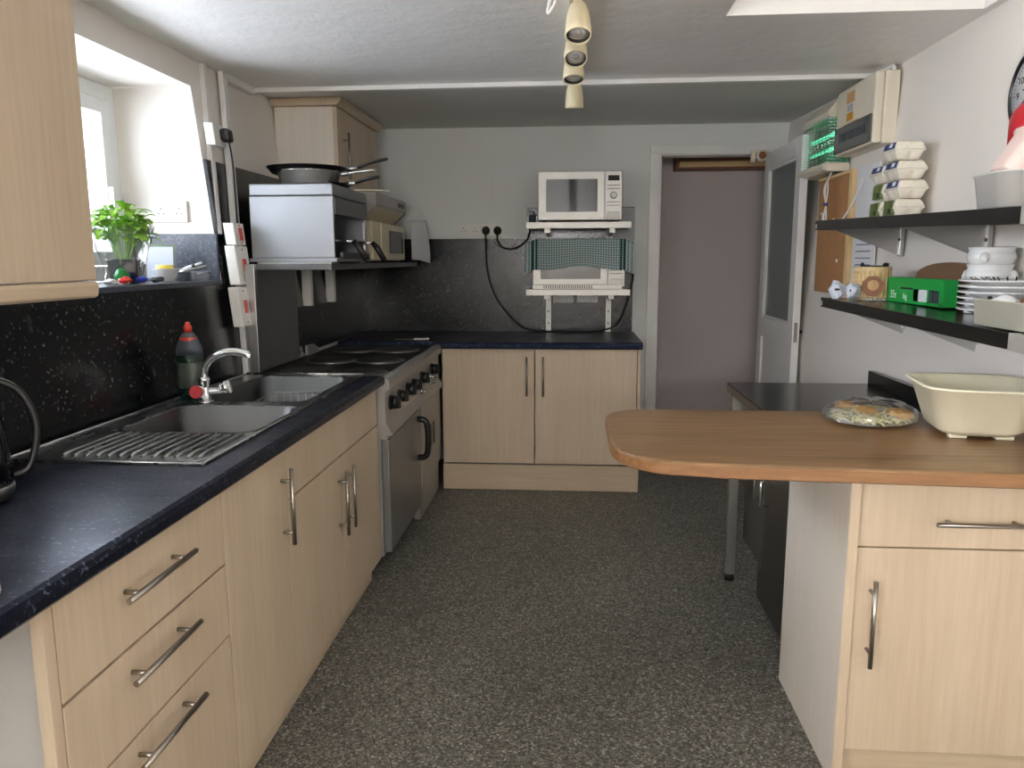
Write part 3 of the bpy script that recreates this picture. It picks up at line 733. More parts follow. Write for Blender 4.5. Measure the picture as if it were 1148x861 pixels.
solo('wooden_spoon', m, 'pale_salad', 'thin pale stick poking out from under the pan stack', 'utensil')

# appliances past the grill
t = thing('microwave', 'old beige microwave on the dark shelf in the far left corner', 'microwave', (-1.25, 4.5, 1.377))
m = MB(); m.box(-1.40, -1.085, 4.10, 4.88, 1.385, 1.60, .006); part('casing', m, 'beige', t)
m = MB(); m.box(-1.0845, -1.06, 4.29, 4.88, 1.39, 1.597, .006); dd = part('door', m, 'beige', t)
m = MB(); m.box(-1.0605, -1.056, 4.47, 4.82, 1.43, 1.56, .002); part('window', m, 'glass_dark', dd)
m = MB(); m.box(-1.0845, -1.064, 4.11, 4.286, 1.39, 1.597, .004); part('control_panel', m, 'beige', t)
for x in (-1.38, -1.11):
    for y in (4.13, 4.84):
        m = MB(); m.cyl((x, y, 1.3765), (x, y, 1.386), .014, seg=12); part('foot', m, 'black_plastic', t)
t = thing('extractor_hood', 'grey metal hood with a slanted beige underside above the old microwave', 'hood', (-1.25, 4.5, 1.66))
m = MB(); m.prism([(-1.05, 1.752), (-1.05, 1.685), (-1.14, 1.602), (-1.46, 1.602), (-1.475, 1.752)], 'y', 4.15, 4.90, .003); part('canopy', m, 'steel_grey', t)
m = MB(); m.prism([(-1.056, 1.679), (-1.058, 1.675), (-1.138, 1.6005), (-1.136, 1.6045)], 'y', 4.17, 4.87); part('underside', m, 'beige', t)
m = MB(); m.prism([(-1.052, 1.686), (-1.056, 1.674), (-1.142, 1.596), (-1.14, 1.606)], 'y', 4.872, 4.898); part('edge_strip', m, 'black_plastic', t)
m = MB(); m.box(-1.05, -1.046, 4.68, 4.83, 1.704, 1.73, .001); part('switch', m, 'black_plastic', t)
# paper sheet hanging over the end of the shelf
m = MB()
def pf(u, v):
    z = 1.64-.27*v
    return (-1.03+.095*u+.02*v*u+.005*math.sin(3*v), 4.97-.05*(1-u)-.01*math.sin(5*v+u), z+(.035*(1-u) if v > .95 else 0))
m.grid(pf, 10, 14); bmesh.ops.solidify(m.bm, geom=m.bm.faces[:], thickness=.012)
solo('folded_cloth', m, 'paper', 'white folded sheet hanging beside the old microwave', 'cloth')
# corner wall cabinet
t = thing('wall_cabinet', 'maple wall cabinet high in the far left corner', 'wall cabinet', (-1.38, 4.4, 1.62))
m = MB(); m.box(-1.53, -1.225, 4.0, 4.80, 1.76, 2.165, .001); part('carcass', m, 'pale_maple', t)
m = MB(); m.box(-1.224, -1.204, 4.002, 4.798, 1.762, 2.163, .001); d = part('door', m, 'maple', t); bar_handle(d, (-1.204, 4.10, 1.93), 'z', .24, (1, 0, 0))
m = MB(); m.prism([(-1.54, 2.167), (-1.195, 2.167), (-1.175, 2.185), (-1.172, 2.205), (-1.54, 2.205)], 'y', 3.97, 4.83); part('cornice', m, 'maple_h', t)
# near wall cabinet
t = thing('wall_cabinet', 'large maple wall cabinet at top left close to the camera', 'wall cabinet', (-1.3, 1.4, 1.3))
m = MB(); m.box(-1.472, -1.122, 1.0, 1.585, 1.345, 2.15, .001); part('carcass', m, 'pale_maple', t)
m = MB(); m.box(-1.4715, -1.122, 1.585, 1.72, 1.345, 2.15, .001); part('end_panel', m, 'maple', t)
for y0, y1 in ((1.002, 1.26), (1.262, 1.718)):
    m = MB(); m.box(-1.121, -1.10, y0, y1, 1.347, 2.148, .002); part('door', m, 'maple', t)
m = MB(); m.prism([(-1.145, 1.3435), (-1.102, 1.3435), (-1.097, 1.335), (-1.10, 1.312), (-1.108, 1.306), (-1.13, 1.306)], 'y', 1.0, 1.72, .001); part('light_rail', m, 'maple_h', t)

# ------------------------------------------------------------------ trunking and switches on the left wall
def on_wall(y, z, off): return (XL(z)+off, y, z)
def lean_box(m, x0, x1, y0, y1, z0, z1, bev=.002, dy=0.):
    b = MB(); b.box(x0, x1, y0, y1, z0, z1, bev)
    b.shear(lambda c: (c.x-.1*(c.z-.91)-1.42, c.y+dy*(c.z-z0), c.z))
    m.merge(b.bm)
m = MB(); lean_box(m, .0, .022, 3.135, 3.162, 1.50, 2.198, dy=.14)
solo('cable_trunking', m, 'white_gloss', 'narrow white cable trunking beside the window recess', 'trunking')
m = MB(); lean_box(m, .016, .04, 3.16, 3.205, .912, 2.198, dy=.165)
solo('cable_trunking', m, 'white_gloss', 'wide white cable trunking running from worktop to ceiling', 'trunking')
t = thing('wall_socket', 'white surface socket with a black plug high beside the window', 'socket', (XL(1.9), 3.25, 1.86))
m = MB(); lean_box(m, .026, .065, 3.135, 3.24, 1.858, 1.945, .004); part('box', m, 'plastic_white', t)
m = MB(); lean_box(m, .0655, .105, 3.18, 3.235, 1.875, 1.93, .012); part('plug', m, 'black_plastic', t)
m = MB(); m.tube([on_wall(3.21, 1.88, .09), on_wall(3.215, 1.80, .09), on_wall(3.23, 1.68, .075), on_wall(3.225, 1.54, .065)], .004, 8, 5); part('cord', m, 'rubber', t)
for i, (z0, z1, y0, y1, lab) in enumerate(((1.455, 1.545, 3.135, 3.235, 'upper white isolator switch with a red rocker on the trunking'), (1.29, 1.452, 3.115, 3.24, 'largest white isolator switch with a red rocker, middle one of three'), (1.118, 1.282, 3.085, 3.17, 'lowest white isolator switch with a red rocker above the tap'))):
    t = thing('isolator_switch', lab, 'switch', on_wall((y0+y1)/2, z0, .04), 'red rocker switches on the trunking')
    m = MB(); lean_box(m, .041, .086, y0, y1, z0, z1, .004); part('box', m, 'plastic_white', t)
    zc, yc = (z0+z1)/2, (y0+y1)/2+.005
    m = MB(); lean_box(m, .0855, .092, yc-.014, yc+.014, zc-.027, zc+.027, .003); part('rocker', m, 'red_lens', t)
    m = MB()
    for dz in (-1, 1): m.cyl(on_wall(yc, zc+dz*(z1-z0)*.40, .0855), on_wall(yc, zc+dz*(z1-z0)*.40, .0875), .004, seg=10)
    part('screw', m, 'ink_blue', t)
def socket_plate(t, c, w, h, u, n, gang=2):
    """c centre on surface, u = along-width unit, n = outward"""
    c, u, n = Vector(c), Vector(u), Vector(n); zz = Vector((0, 0, 1))
    R = Matrix((u, zz, n)).transposed().to_4x4(); R.translation = c
    b = MB(); b.box(-w/2, w/2, -h/2, h/2, 0, .012, .003); bmesh.ops.transform(b.bm, matrix=R, verts=b.bm.verts); part('face_plate', b, 'plastic_white', t)
    for g in range(gang):
        ox = (g-.5)*w*.52
        b = MB()
        for px, py, a, d in ((0, .012, .004, .008), (-.011, -.008, .007, .004), (.011, -.008, .007, .004)): b.box(ox+px-a/2, ox+px+a/2, py-d/2, py+d/2, .0115, .0125)
        bmesh.ops.transform(b.bm, matrix=R, verts=b.bm.verts); part('pin_holes', b, 'ink', t)
        b = MB(); sx_ = (g-.5)*w*.14; b.box(sx_-.005, sx_+.005, .008, .026, .0122, .0155, .001)
        bmesh.ops.transform(b.bm, matrix=R, verts=b.bm.verts); part('switch', b, 'plastic_white', t)
t = thing('wall_socket', 'white double socket on the far side of the window recess', 'socket', (-1.655, WY1, 1.55)); socket_plate(t, (-1.655, WY1, 1.59), .146, .086, (1, 0, 0), (0, -1, 0))
G = 'double sockets on the far wall'
t = thing('wall_socket', 'white double socket with nothing plugged in on the far wall', 'socket', (-.69, YB, 1.55), G); socket_plate(t, (-.69, YB-.001, 1.588), .146, .086, (1, 0, 0), (0, -1, 0))
t = thing('wall_socket', 'white double socket holding two black plugs on the far wall', 'socket', (-.53, YB, 1.55), G); socket_plate(t, (-.535, YB-.001, 1.588), .146, .086, (1, 0, 0), (0, -1, 0))
t = thing('wall_socket', 'left grey double socket below the lower microwave shelf', 'socket', (-.06, YB-.017, 1.1), G); socket_plate(t, (-.055, YB-.0165, 1.14), .14, .07, (1, 0, 0), (0, -1, 0))
t = thing('wall_socket', 'right grey double socket below the lower microwave shelf', 'socket', (.10, YB-.017, 1.1), G); socket_plate(t, (.105, YB-.0165, 1.14), .14, .07, (1, 0, 0), (0, -1, 0))
m = MB(); m.box(-.564, -.536, YB-.012, YB, 1.632, 2.236, .002)
solo('cable_trunking', m, 'back_wall', 'thin grey trunking rising from the far wall socket to the ceiling', 'trunking')
def plugcord(lab, x, pts):
    t = thing('power_plug', lab, 'plug', (x, YB-.03, 1.57))
    m = MB(); m.lathe([(.0, 0), (.026, 0), (.027, .02), (.02, .036), (0, .04)], (x, YB-.0135, 1.582), 18, rot=Euler((PI/2, 0, 0)), sy=1.1); part('plug_top', m, 'black_plastic', t)
    m = MB(); m.tube([(x, YB-.04, 1.565)]+pts, .006, 8, 5); part('cord', m, 'rubber', t)
plugcord('black plug whose cord drops to the worktop', -.575, [(-.575, YB-.05, 1.50), (-.565, YB-.03, 1.30), (-.50, YB-.04, 1.12), (-.36, YB-.05, .96), (-.25, YB-.07, .918), (-.05, YB-.10, .917), (.15, YB-.09, .918), (.30, YB-.06, .96), (.365, YB-.05, 1.10), (.40, YB-.06, 1.25), (.40, YB-.10, 1.36)])
plugcord('black plug whose cord loops to the upper microwave', -.497, [(-.495, YB-.05, 1.51), (-.46, YB-.05, 1.47), (-.38, YB-.05, 1.465), (-.30, YB-.06, 1.52), (-.275, YB-.07, 1.60)])

# ------------------------------------------------------------------ far base unit and worktop
BY = 4.515
t = thing('base_unit', 'maple base unit with two wide doors against the far wall', 'kitchen unit', (-.18, 4.8, 0))
m = MB(); m.box(-.775, -.757, BY+.02, 5.16, .10, .868); m.box(.37, .388, BY+.02, 5.16, .10, .868); m.box(-.757, .37, BY+.02, 5.16, .10, .118); part('carcass', m, 'carcass', t)
for x0, x1, hx_ in ((-.772, -.217, -.262), (-.215, .388, -.165)):
    m = MB(); m.box(x0+.0015, x1-.0015, BY, BY+.019, .168, .866, .0015); d = part('door', m, 'maple', t); bar_handle(d, (hx_, BY, .705), 'z', .235, (0, -1, 0))
m = MB(); m.box(-.775, .39, BY-.004, BY+.012, .002, .16, .002); part('plinth', m, 'maple_hx', t)
m = MB(); m.box(.39, .408, BY-.006, 5.16, .002, .868, .001); part('end_panel', m, 'maple', t)
m = MB(); m.box(-.755, -.785, BY-.0, BY+.02, .10, .868) ; m.bm.free()
m = MB(); m.box(-1.40, .415, 4.495, YB-.018, .87, .91); m.prism([(4.495, .87), (4.485, .871), (4.478, .878), (4.477, .895), (4.481, .905), (4.49, .91), (4.495, .91)], 'x', -.79, .415)
solo('worktop', m, 'granite_top', 'black flecked worktop along the far wall under the microwaves', 'worktop')
m = MB(); m.rings(spline([(-.95, 4.57, .919), (-.90, 4.575, .918), (-.86, 4.58, .919)], 4), [.009]*9, 10, flat=.7); m.mi = 1; m.box(-1.06, -.95, 4.555, 4.58, .9165, .919, .0008)
solo('kitchen_knife', m, ['plastic_white', 'steel'], 'knife with a white handle lying on the far corner of the worktop', 'knife')

# ------------------------------------------------------------------ microwave shelves on far wall
t = thing('microwave_shelves', 'two-tier aluminium wall rack carrying the microwaves', 'shelf rack', (.04, 5.0, .91))
for z, lab in ((1.613, 'u'), (1.204, 'l')):
    m = MB(); m.box(-.283, .358, 4.80, YB-.02, z-.026, z, .002); m.box(-.283, .358, 4.797, 4.803, z-.034, z+.004, .001); part('shelf_board', m, 'aluminium', t)
    for x in (-.155, .245):
        m = MB(); m.prism([(4.86, z-.027), (4.86, z-.042), (YB-.05, z-.075), (YB-.04, z-.027)], 'x', x-.012, x+.012); m.box(x-.018, x+.018, 4.845, 4.862, z-.06, z-.0275, .001); part('bracket', m, 'aluminium', t)
for x in (-.155, .245):
    m = MB(); m.box(x-.018, x+.018, YB-.045, YB-.018, .9105, 1.60, .002)
    up = part('upright', m, 'aluminium', t)
    m = MB()
    for k in range(8): m.box(x-.004, x+.004, YB-.0462, YB-.0445, .96+k*.08, .975+k*.08)
    part('slot', m, 'ink', up)
def microwave(label, x0, x1, y0, z0, h, tilt=0.):
    t = thing('microwave', label, 'microwave', ((x0+x1)/2, y0+.17, z0))
    m = MB(); m.box(x0, x1, y0+.022, y0+.33, z0+.012, z0+h, .004); part('casing', m, 'steel', t)
    dv = x1-.105
    m = MB(); m.box(x0, dv-.001, y0, y0+.021, z0+.012, z0+h, .004); d = part('door', m, 'aluminium', t)
    m = MB(); m.box(x0+.05, dv-.045, y0-.004, y0+.004, z0+.062, z0+h-.045, .002, rot=(tilt, 0, 0)); part('window', m, 'oven_glass', d)
    m = MB(); m.box(dv+.001, x1, y0, y0+.021, z0+.012, z0+h, .004); cp = part('control_panel', m, 'aluminium', t)
    cx = (dv+x1)/2
    m = MB(); m.box(cx-.034, cx+.034, y0-.002, y0+.003, z0+h-.058, z0+h-.026, .001); part('display', m, 'glass_dark', cp)
    m = MB(); m.cyl((cx, y0+.002, z0+h-.145), (cx, y0-.012, z0+h-.145), .018, .016, 20); k_ = part('dial', m, 'plastic_white', cp)
    m = MB(); m.rings([(cx+.019*math.cos(a), y0-.001, z0+h-.145+.019*math.sin(a)) for a in [2*PI*i/20 for i in range(20)]], .0025, 6, closed=True); part('dial_ring', m, 'ink_blue', k_)
    m = MB()
    for zz in (.085, .105, .185, .205): m.box(cx-.04, cx+.04, y0-.001, y0+.002, z0+h-zz-.002, z0+h-zz+.002)
    part('legend', m, 'ink_blue', cp)
    m = MB(); m.box(cx-.038, cx+.038, y0-.003, y0+.003, z0+.022, z0+.062, .003); part('door_button', m, 'steel_grey', cp)
    for x in (x0+.04, x1-.04):
        for y in (y0+.04, y0+.29):
            m = MB(); m.cyl((x, y, z0), (x, y, z0+.0135), .014, seg=12); part('foot', m, 'black_plastic', t)
    return t
microwave('silver microwave on the upper rack with its door uncovered', -.212, .302, 4.845, 1.6175, .305, -.04)
t2 = microwave('silver microwave on the lower rack half covered by a tea towel', -.245, .328, 4.855, 1.2085, .30)
m = MB(); m.box(-.245, .31, 4.81, 4.845, 1.2085, 1.236, .002); m.mi = 1
for i in range(22): m.box(-.175+i*.014, -.169+i*.014, 4.8085, 4.8105, 1.212, 1.232)
solo('vent_strip', m, ['aluminium', 'ink'], 'silver slotted strip along the front of the lower rack', 'strip')
# tea towel draped over the lower microwave
m = MB()
def tw(u, v):
    x = -.275+.64*u
    drape = .19
    e = abs(u-.5)*2
    if v < .45:
        y = 5.10-(5.10-4.842)*(v/.45); z = 1.512+.004*math.sin(u*20)
    else:
        w = (v-.45)/.55; y = 4.842-.012-.010*math.sin(u*16+w*2)*w-.012*w; z = 1.515-.178*w-.012*math.sin(u*9)*w
    if e > .86:
        k = (e-.86)/.14; z -= .055*k*(1 if v < .45 else .6); x += (.02*k*(1 if u > .5 else -1))*(0 if v < .45 else 1)
    return (x, y, z)
m.grid(tw, 90, 40)
bmesh.ops.solidify(m.bm, geom=m.bm.faces[:], thickness=-.0025)
solo('tea_towel', m, 'towel', 'green and white checked tea towel over the lower microwave', 'tea towel')
t = thing('salt_shaker', 'small steel-topped shaker at left end of the upper rack', 'shaker', (-.257, 4.95, 1.6135))
m = MB(); m.lathe([(0, 0), (.018, 0), (.019, .045), (.016, .052), (0, .052)], (-.255, 4.95, 1.6138), 18); part('jar', m, 'ink_blue', t)
m = MB(); m.lathe([(.018, 0), (.018, .018), (.012, .026), (0, .027)], (-.255, 4.95, 1.666), 18); part('lid', m, 'steel', t)

# ------------------------------------------------------------------ breakfast bar and its base unit
def bar_poly(off=0.):
    x0, x1, yn0, yn1, yf = .105+off, 1.288, 1.775+off, 1.700+off, 2.42-off
    pts = [(x1, yn1)]
    pts.append((x0+.26, yn0-.02))
    for i in range(11):
        a = math.radians(270-90*i/10); r1, r2 = .16, .20
        pts.append((x0+r1+r1*math.cos(a), yn0+r2+r2*math.sin(a)))
    for i in range(9):
        a = math.radians(180-90*i/8); r = .13
        pts.append((x0+r+r*math.cos(a), yf-r+r*math.sin(a)))
    pts.append((x1, yf))
    return pts
t = thing('breakfast_bar', 'brown oak breakfast bar with a rounded free end', 'breakfast bar', (.7, 2.05, .882))
m = MB()
P0, P1 = bar_poly(), bar_poly(.006)
m.loft([[(x, y, .884) for x, y in P1], [(x, y, .888) for x, y in P0], [(x, y, .914) for x, y in P0]], True, False, False); part('edge_band', m, 'oak_edge', t)
m = MB(); m.loft([[(x, y, .9142) for x, y in P0], [(x, y, .918) for x, y in bar_poly(.002)], [(x, y, .9205) for x, y in P1]], False, True, False); part('top', m, 'oak', t)
IX0, IX1, IY = .702, 1.27, 1.925
t = thing('base_unit', 'maple base unit with one drawer and one door under the oak bar', 'kitchen unit', (.98, 2.2, 0))
m = MB(); m.box(IX0, IX0+.018, IY-.012, 2.44, .002, .8825, .001); part('side_panel', m, 'pale_maple', t)
m = MB(); m.box(IX0+.0005, IX0+.0245, IY-.0145, IY-.0125, .002, .8825, .0005); part('edge_strip', m, 'maple', t)
m = MB(); m.box(IX0+.019, IX1-.018, IY+.02, 2.40, .10, .118); m.box(IX1-.018, IX1, IY+.02, 2.40, .10, .8825); m.box(IX0+.019, IX1-.018, 2.39, 2.40, .118, .8825); part('carcass', m, 'carcass', t)
m = MB(); m.box(IX0+.026, IX1, IY, IY+.019, .667, .8815, .0015); d = part('drawer', m, 'maple', t); bar_handle(d, (1.025, IY, .738), 'x', .235, (0, -1, 0))
m = MB(); m.box(IX0+.026, IX1, IY, IY+.019, .10, .663, .0015); d = part('door', m, 'maple', t); bar_handle(d, (.772, IY, .468), 'z', .235, (0, -1, 0))
m = MB(); m.box(IX0+.02, IX1, IY+.03, IY+.046, .002, .098, .001); part('plinth', m, 'maple_hx', t)
# cream basin
t = thing('washing_up_basin', 'cream plastic washing-up basin on the oak bar', 'basin', (1.085, 2.13, .9215))
bc, ba = (1.086, 2.13), math.radians(-9)
m = MB()
R = lambda h, r, z: rrect(bc[0], bc[1], h*.9, h*.96, r*.9, z, 8, ba)
m.loft([R(.05, .03, .936), R(.100, .055, .932), R(.116, .065, .945), R(.152, .075, 1.052), R(.168, .085, 1.056), R(.169, .085, 1.060), R(.165, .085, 1.0625), R(.150, .075, 1.0595), R(.112, .062, .952), R(.097, .052, .940), R(.05, .03, .939)], True, True)
part('bowl', m, 'cream_basin', t)
for a, b in ((-.055, -.07), (.055, -.07), (-.055, .07), (.055, .07)):
    x, y = bc[0]+a*math.cos(ba)-b*math.sin(ba), bc[1]+a*math.sin(ba)+b*math.cos(ba)
    m = MB(); m.box(x-.022, x+.022, y-.012, y+.012, .9213, .9335, .003, rot=(0, 0, ba)); part('foot', m, 'cream_basin', t)
# wrapped platter
pc = (.872, 2.275)
t = thing('platter', 'clear wrapped platter of salad and rolls on the oak bar', 'platter', (pc[0], pc[1], .9215))
rot = -.5
def el(a, b, z, n=36):
    a, b = a*.9, b*.9
    return [(pc[0]+a*math.cos(q)*math.cos(rot)-b*math.sin(q)*math.sin(rot), pc[1]+a*math.cos(q)*math.sin(rot)+b*math.sin(q)*math.cos(rot), z) for q in [2*PI*i/n for i in range(n)]]
m = MB(); m.loft([el(.09, .10, .9215), el(.105, .13, .923), el(.135, .175, .936), el(.136, .176, .938), el(.10, .12, .928), el(.06, .07, .926)], True, True); part('plate', m, 'film', t)
m = MB()
rows = []
for k in range(7):
    f = k/6
    rows.append([(x+random.uniform(-.003, .003), y+random.uniform(-.003, .003), z+random.uniform(-.004, .004)*(k > 0)) for x, y, z in el(.139*(math.cos(f*PI/2)**.7+.05), .179*(math.cos(f*PI/2)**.7+.05), .938+.042*math.sin(f*PI/2))])
m.loft(rows, False, True); part('cling_film', m, 'film', t)
m = MB()
for i in range(240):
    a, rr = random.uniform(0, 2*PI), math.sqrt(random.random())
    x = pc[0]+(.100*rr*math.cos(a))*math.cos(rot)-(.132*rr*math.sin(a))*math.sin(rot); y = pc[1]+(.100*rr*math.cos(a))*math.sin(rot)+(.132*rr*math.sin(a))*math.cos(rot)
    z = .934+.022*(1-rr*rr)*random.random(); m.mi = random.choice((0, 0, 1)); q = random.uniform(0, PI); L = random.uniform(.012, .024)
    m.tube([(x-L*math.cos(q), y-L*math.sin(q), z), (x, y, z+.008), (x+L*math.cos(q), y+L*math.sin(q), z)], random.uniform(.0016, .003), 5, 2)
solo('salad', m, ['lettuce', 'pale_salad'], 'shredded salad heaped on the wrapped platter', 'salad', kind='stuff')
for (dx, dy, s, lab) in ((-.02, -.01, 1., 'golden bread roll in the middle of the wrapped platter'), (.062, -.05, 1.05, 'golden bread roll at right end of the wrapped platter'), (-.045, .075, .85, 'golden bread roll at the back of the wrapped platter')):
    m = MB(); m.blob((pc[0]+dx, pc[1]+dy, .952), (.036*s, .026*s, .016*s), 3, .03, (0, 0, -.6)); solo('bread_roll', m, 'bread', lab, 'bread roll', 'rolls on the platter')

# ------------------------------------------------------------------ steel bench with cupboards behind the bar
t = thing('steel_bench', 'dark stainless steel bench with cupboard doors behind the oak bar', 'steel bench', (.98, 2.95, 0))
m = MB(); m.box(.665, 1.272, 2.46, 3.30, .832, .87, .004); m.box(1.247, 1.272, 2.46, 3.30, .87, .925, .002); part('top', m, 'steel_shelf', t)
m = MB(); m.box(.77, 1.26, 2.46, 3.05, .02, .83); m.box(.78, 1.26, 3.05, 3.27, .19, .83); part('cabinet', m, 'steel_dark', t)
m = MB(); m.box(.752, .769, 2.465, 2.92, .05, .815, .002); d1 = part('door', m, 'steel_dark', t)
m = MB(); m.box(.752, .769, 2.925, 3.26, .19, .815, .002); d2 = part('door', m, 'steel_dark', t)
for d, y in ((d1, 2.87), (d2, 2.97)):
    m = MB(); m.tube([(.752, y, .56), (.722, y, .555), (.722, y, .465), (.752, y, .46)], .006, 8, 0); part('handle', m, 'chrome', d)
for x, y in ((.70, 3.255), (1.22, 3.255), (.76, 2.49), (1.22, 2.49)):
    m = MB(); m.box(x-.019, x+.019, y-.019, y+.019, .03, .831 if y > 3 else .05, .002); lg = part('leg', m, 'steel', t)
    m = MB(); m.cyl((x, y, .001), (x, y, .03), .022, .016, 14); part('foot', m, 'black_plastic', lg)

# ------------------------------------------------------------------ right wall shelves
zlo = lambda y: 1.2175+.0128*(y-1.755)
zup = lambda y: 1.502+.027*(y-1.83)
def wshelf(label, zf, y0, y1, name='wall_shelf'):
    t = thing(name, label, 'shelf', (1.15, (y0+y1)/2, zf(2.4)-.04))
    m = MB(); m.box(1.0, 1.318, y0, y1, -.004, 0, 0); m.box(.997, 1.003, y0, y1, -.036, .002, .001); m.box(1.0, 1.318, y1-.004, y1, -.036, 0); m.box(1.30, 1.318, y0, y1, -.03, -.004)
    m.shear(lambda c: (c.x, c.y, c.z+zf(c.y))); part('shelf_board', m, 'steel_shelf', t)
    m = MB(); m.box(.9955, 1.02, 1.2, 1.83, -.037, .003, .001); m.shear(lambda c: (c.x, c.y, c.z+zf(c.y))); part('reflection_strip', m, 'aluminium', t, 'bright reflection drawn on the front edge')  # brighter strip put in as a reflection along the shelf front
    for y in (3.22 if y1 > 3.25 else 3.12, 2.57, 1.92):
        zz = zf(y)
        m = MB(); m.prism([(1.03, zz-.005), (1.312, zz-.005), (1.312, zz-.135), (1.295, zz-.135), (1.03, zz-.03)], 'y', y-.0015, y+.0015)
        m.box(1.300, 1.314, y-.014, y+.014, zz-.14, zz-.005, .001); b = part('bracket', m, 'steel', t)
        m = MB(); m.cyl((1.3145-.016, y-.008, zz-.075), (1.3145-.02, y-.008, zz-.075), .006, seg=10); part('screw', m, 'black_plastic', b)
    m = MB(); m.box(.9965, .9995, y1-.02, y1-.004, -.03, -.012, .0005); m.shear(lambda c: (c.x-.001, c.y, c.z+zf(c.y))); part('tab', m, 'aluminium', t)
wshelf('upper dark steel shelf on the right wall holding egg boxes', zup, 1.2, 3.31)
wshelf('lower dark steel shelf on the right wall holding plates', zlo, 1.2, 3.18)
# egg boxes
def egg_box(first_label):
    t = thing('egg_box', first_label, 'egg box', (0, 0, 0), 'egg boxes stacked on the upper shelf')
    hx, hy = .054, .068
    def row(sx, sy, z, amp):
        pts = []
        for i in range(48):
            a = 2*PI*i/48; cx, cy = math.cos(a), math.sin(a)
            k = max(abs(cx), abs(cy)); x, y = cx/k, cy/k
            w = amp*(abs(math.sin((x if abs(y) >= abs(x) else 0)*PI))+abs(math.sin((y if abs(x) > abs(y) else 0)*PI*1.5)))
            pts.append((x*(hx*sx)*(1+w), y*(hy*sy)*(1+w), z))
        return pts
    m = MB(); m.loft([row(.66, .72, .001, .2), row(.76, .80, .012, .16), row(.90, .92, .03, .12), row(1, 1, .034, 0), row(1, 1, .0375, 0)], True, True); part('tray', m, 'card_egg', t)
    m = MB(); m.loft([row(1, 1, .038, 0), row(.98, .98, .042, .0), row(.86, .88, .058, .13), row(.72, .76, .068, .1)], True, True); part('lid', m, 'card_egg', t)
    return t
eb = egg_box('')
blue = MB(); blue.box(-.0555, -.047, -.05, .04, .043, .064, .0005, rot=(0, .32, 0)); blue.mi = 1; blue.box(-.0565, -.0475, -.038, -.012, .046, .061, .0005, rot=(0, .32, 0), piv=(-.051, -.005, .0535))
green = MB(); green.box(-.0565, -.046, -.045, .035, .010, .064, .0005, rot=(0, .05, 0)); green.mi = 1; green.box(-.0575, -.047, -.03, -.01, .018, .034, .0005, rot=(0, .05, 0), piv=(-.051, -.005, .037))
lb = link_mesh('label', blue, ['blue_label', 'paper']); lg_ = link_mesh('label', green, ['green_label', 'ink'])
ex, ey0, ey1 = 1.252, 3.095, 3.235
lays = [(ey0, 0, 'g'), (ey0, 1, 'b'), (ey0, 2, 'b'), (ey0, 3, 'b'), (ey1, 0, 'g'), (ey1, 1, 'g'), (ey1, 2, 'b')]
nth = ['bottom', 'second', 'third', 'topmost']
ebs = [eb]+[dup(eb, (0, 0, 0), '') for _ in lays[1:]]
for i, (y, k, c) in enumerate(lays):
    e = ebs[i]
    e['label'] = '%s egg box with a %s label in the %s column of the shelf stack' % (nth[k] if not (y == ey1 and k == 2) else 'top', 'blue' if c == 'b' else 'green', 'nearer' if y == ey0 else 'farther')
    e.location = (ex-.012*(k == 3)+.008*(k == 1), y, zup(3.17)+.003+k*.0695)
    BASE[e.name] = Vector(e.location)
    l2 = (lb if c == 'b' else lg_).copy(); COL.objects.link(l2); l2.parent = e; l2.location = (0, 0, 0); l2['label'] = ('blue' if c == 'b' else 'green')+' label'
bpy.data.objects.remove(lb); bpy.data.objects.remove(lg_)

# consumer unit
t = thing('consumer_unit', 'cream fuse box with a smoked flap high on the right wall', 'fuse box', (1.33, 3.72, 1.86))
m = MB(); m.box(1.30, 1.36, 3.475, 3.955, 1.872, 2.168, .006); part('back_box', m, 'plastic_cream', t)
m = MB(); m.box(1.262, 1.2995, 3.478, 3.952, 1.874, 2.166, .008); cv = part('cover', m, 'plastic_cream', t)
m = MB(); m.box(1.252, 1.2615, 3.49, 3.94, 1.882, 1.998, .004); fl = part('flap', m, 'translucent_dark', cv)
m = MB()
for k in range(9): m.box(1.2513, 1.2522, 3.54+k*.038, 3.566+k*.038, 1.925, 1.965)
part('breakers', m, 'ink_blue', fl)
m = MB(); m.box(1.2605, 1.2618, 3.73, 3.81, 2.052, 2.09, 0); m.mi = 1; m.box(1.2604, 1.2618, 3.73, 3.81, 2.015, 2.050, 0); m.mi = 2; m.box(1.2604, 1.2618, 3.72, 3.82, 2.092, 2.14, 0); m.mi = 3
for k in range(3): m.box(1.2600, 1.2604, 3.735, 3.805, 2.058+k*.010, 2.062+k*.010)
part('sticker', m, ['paper', 'orange', 'tan_print', 'ink_blue'], cv)
m = MB(); m.box(1.256, 1.262, 3.66, 3.84, 2.0, 2.008, .002); part('finger_grip', m, 'tan_strip', cv)
m = MB(); m.tube([(1.345, 3.52, 2.168), (1.345, 3.52, 2.19), (1.34, 3.60, 2.19), (1.33, 3.66, 2.195)], .010, 10, 3)
solo('cable_gland', m, 'plastic_white', 'short grey cable entering the top of the fuse box', 'cable')
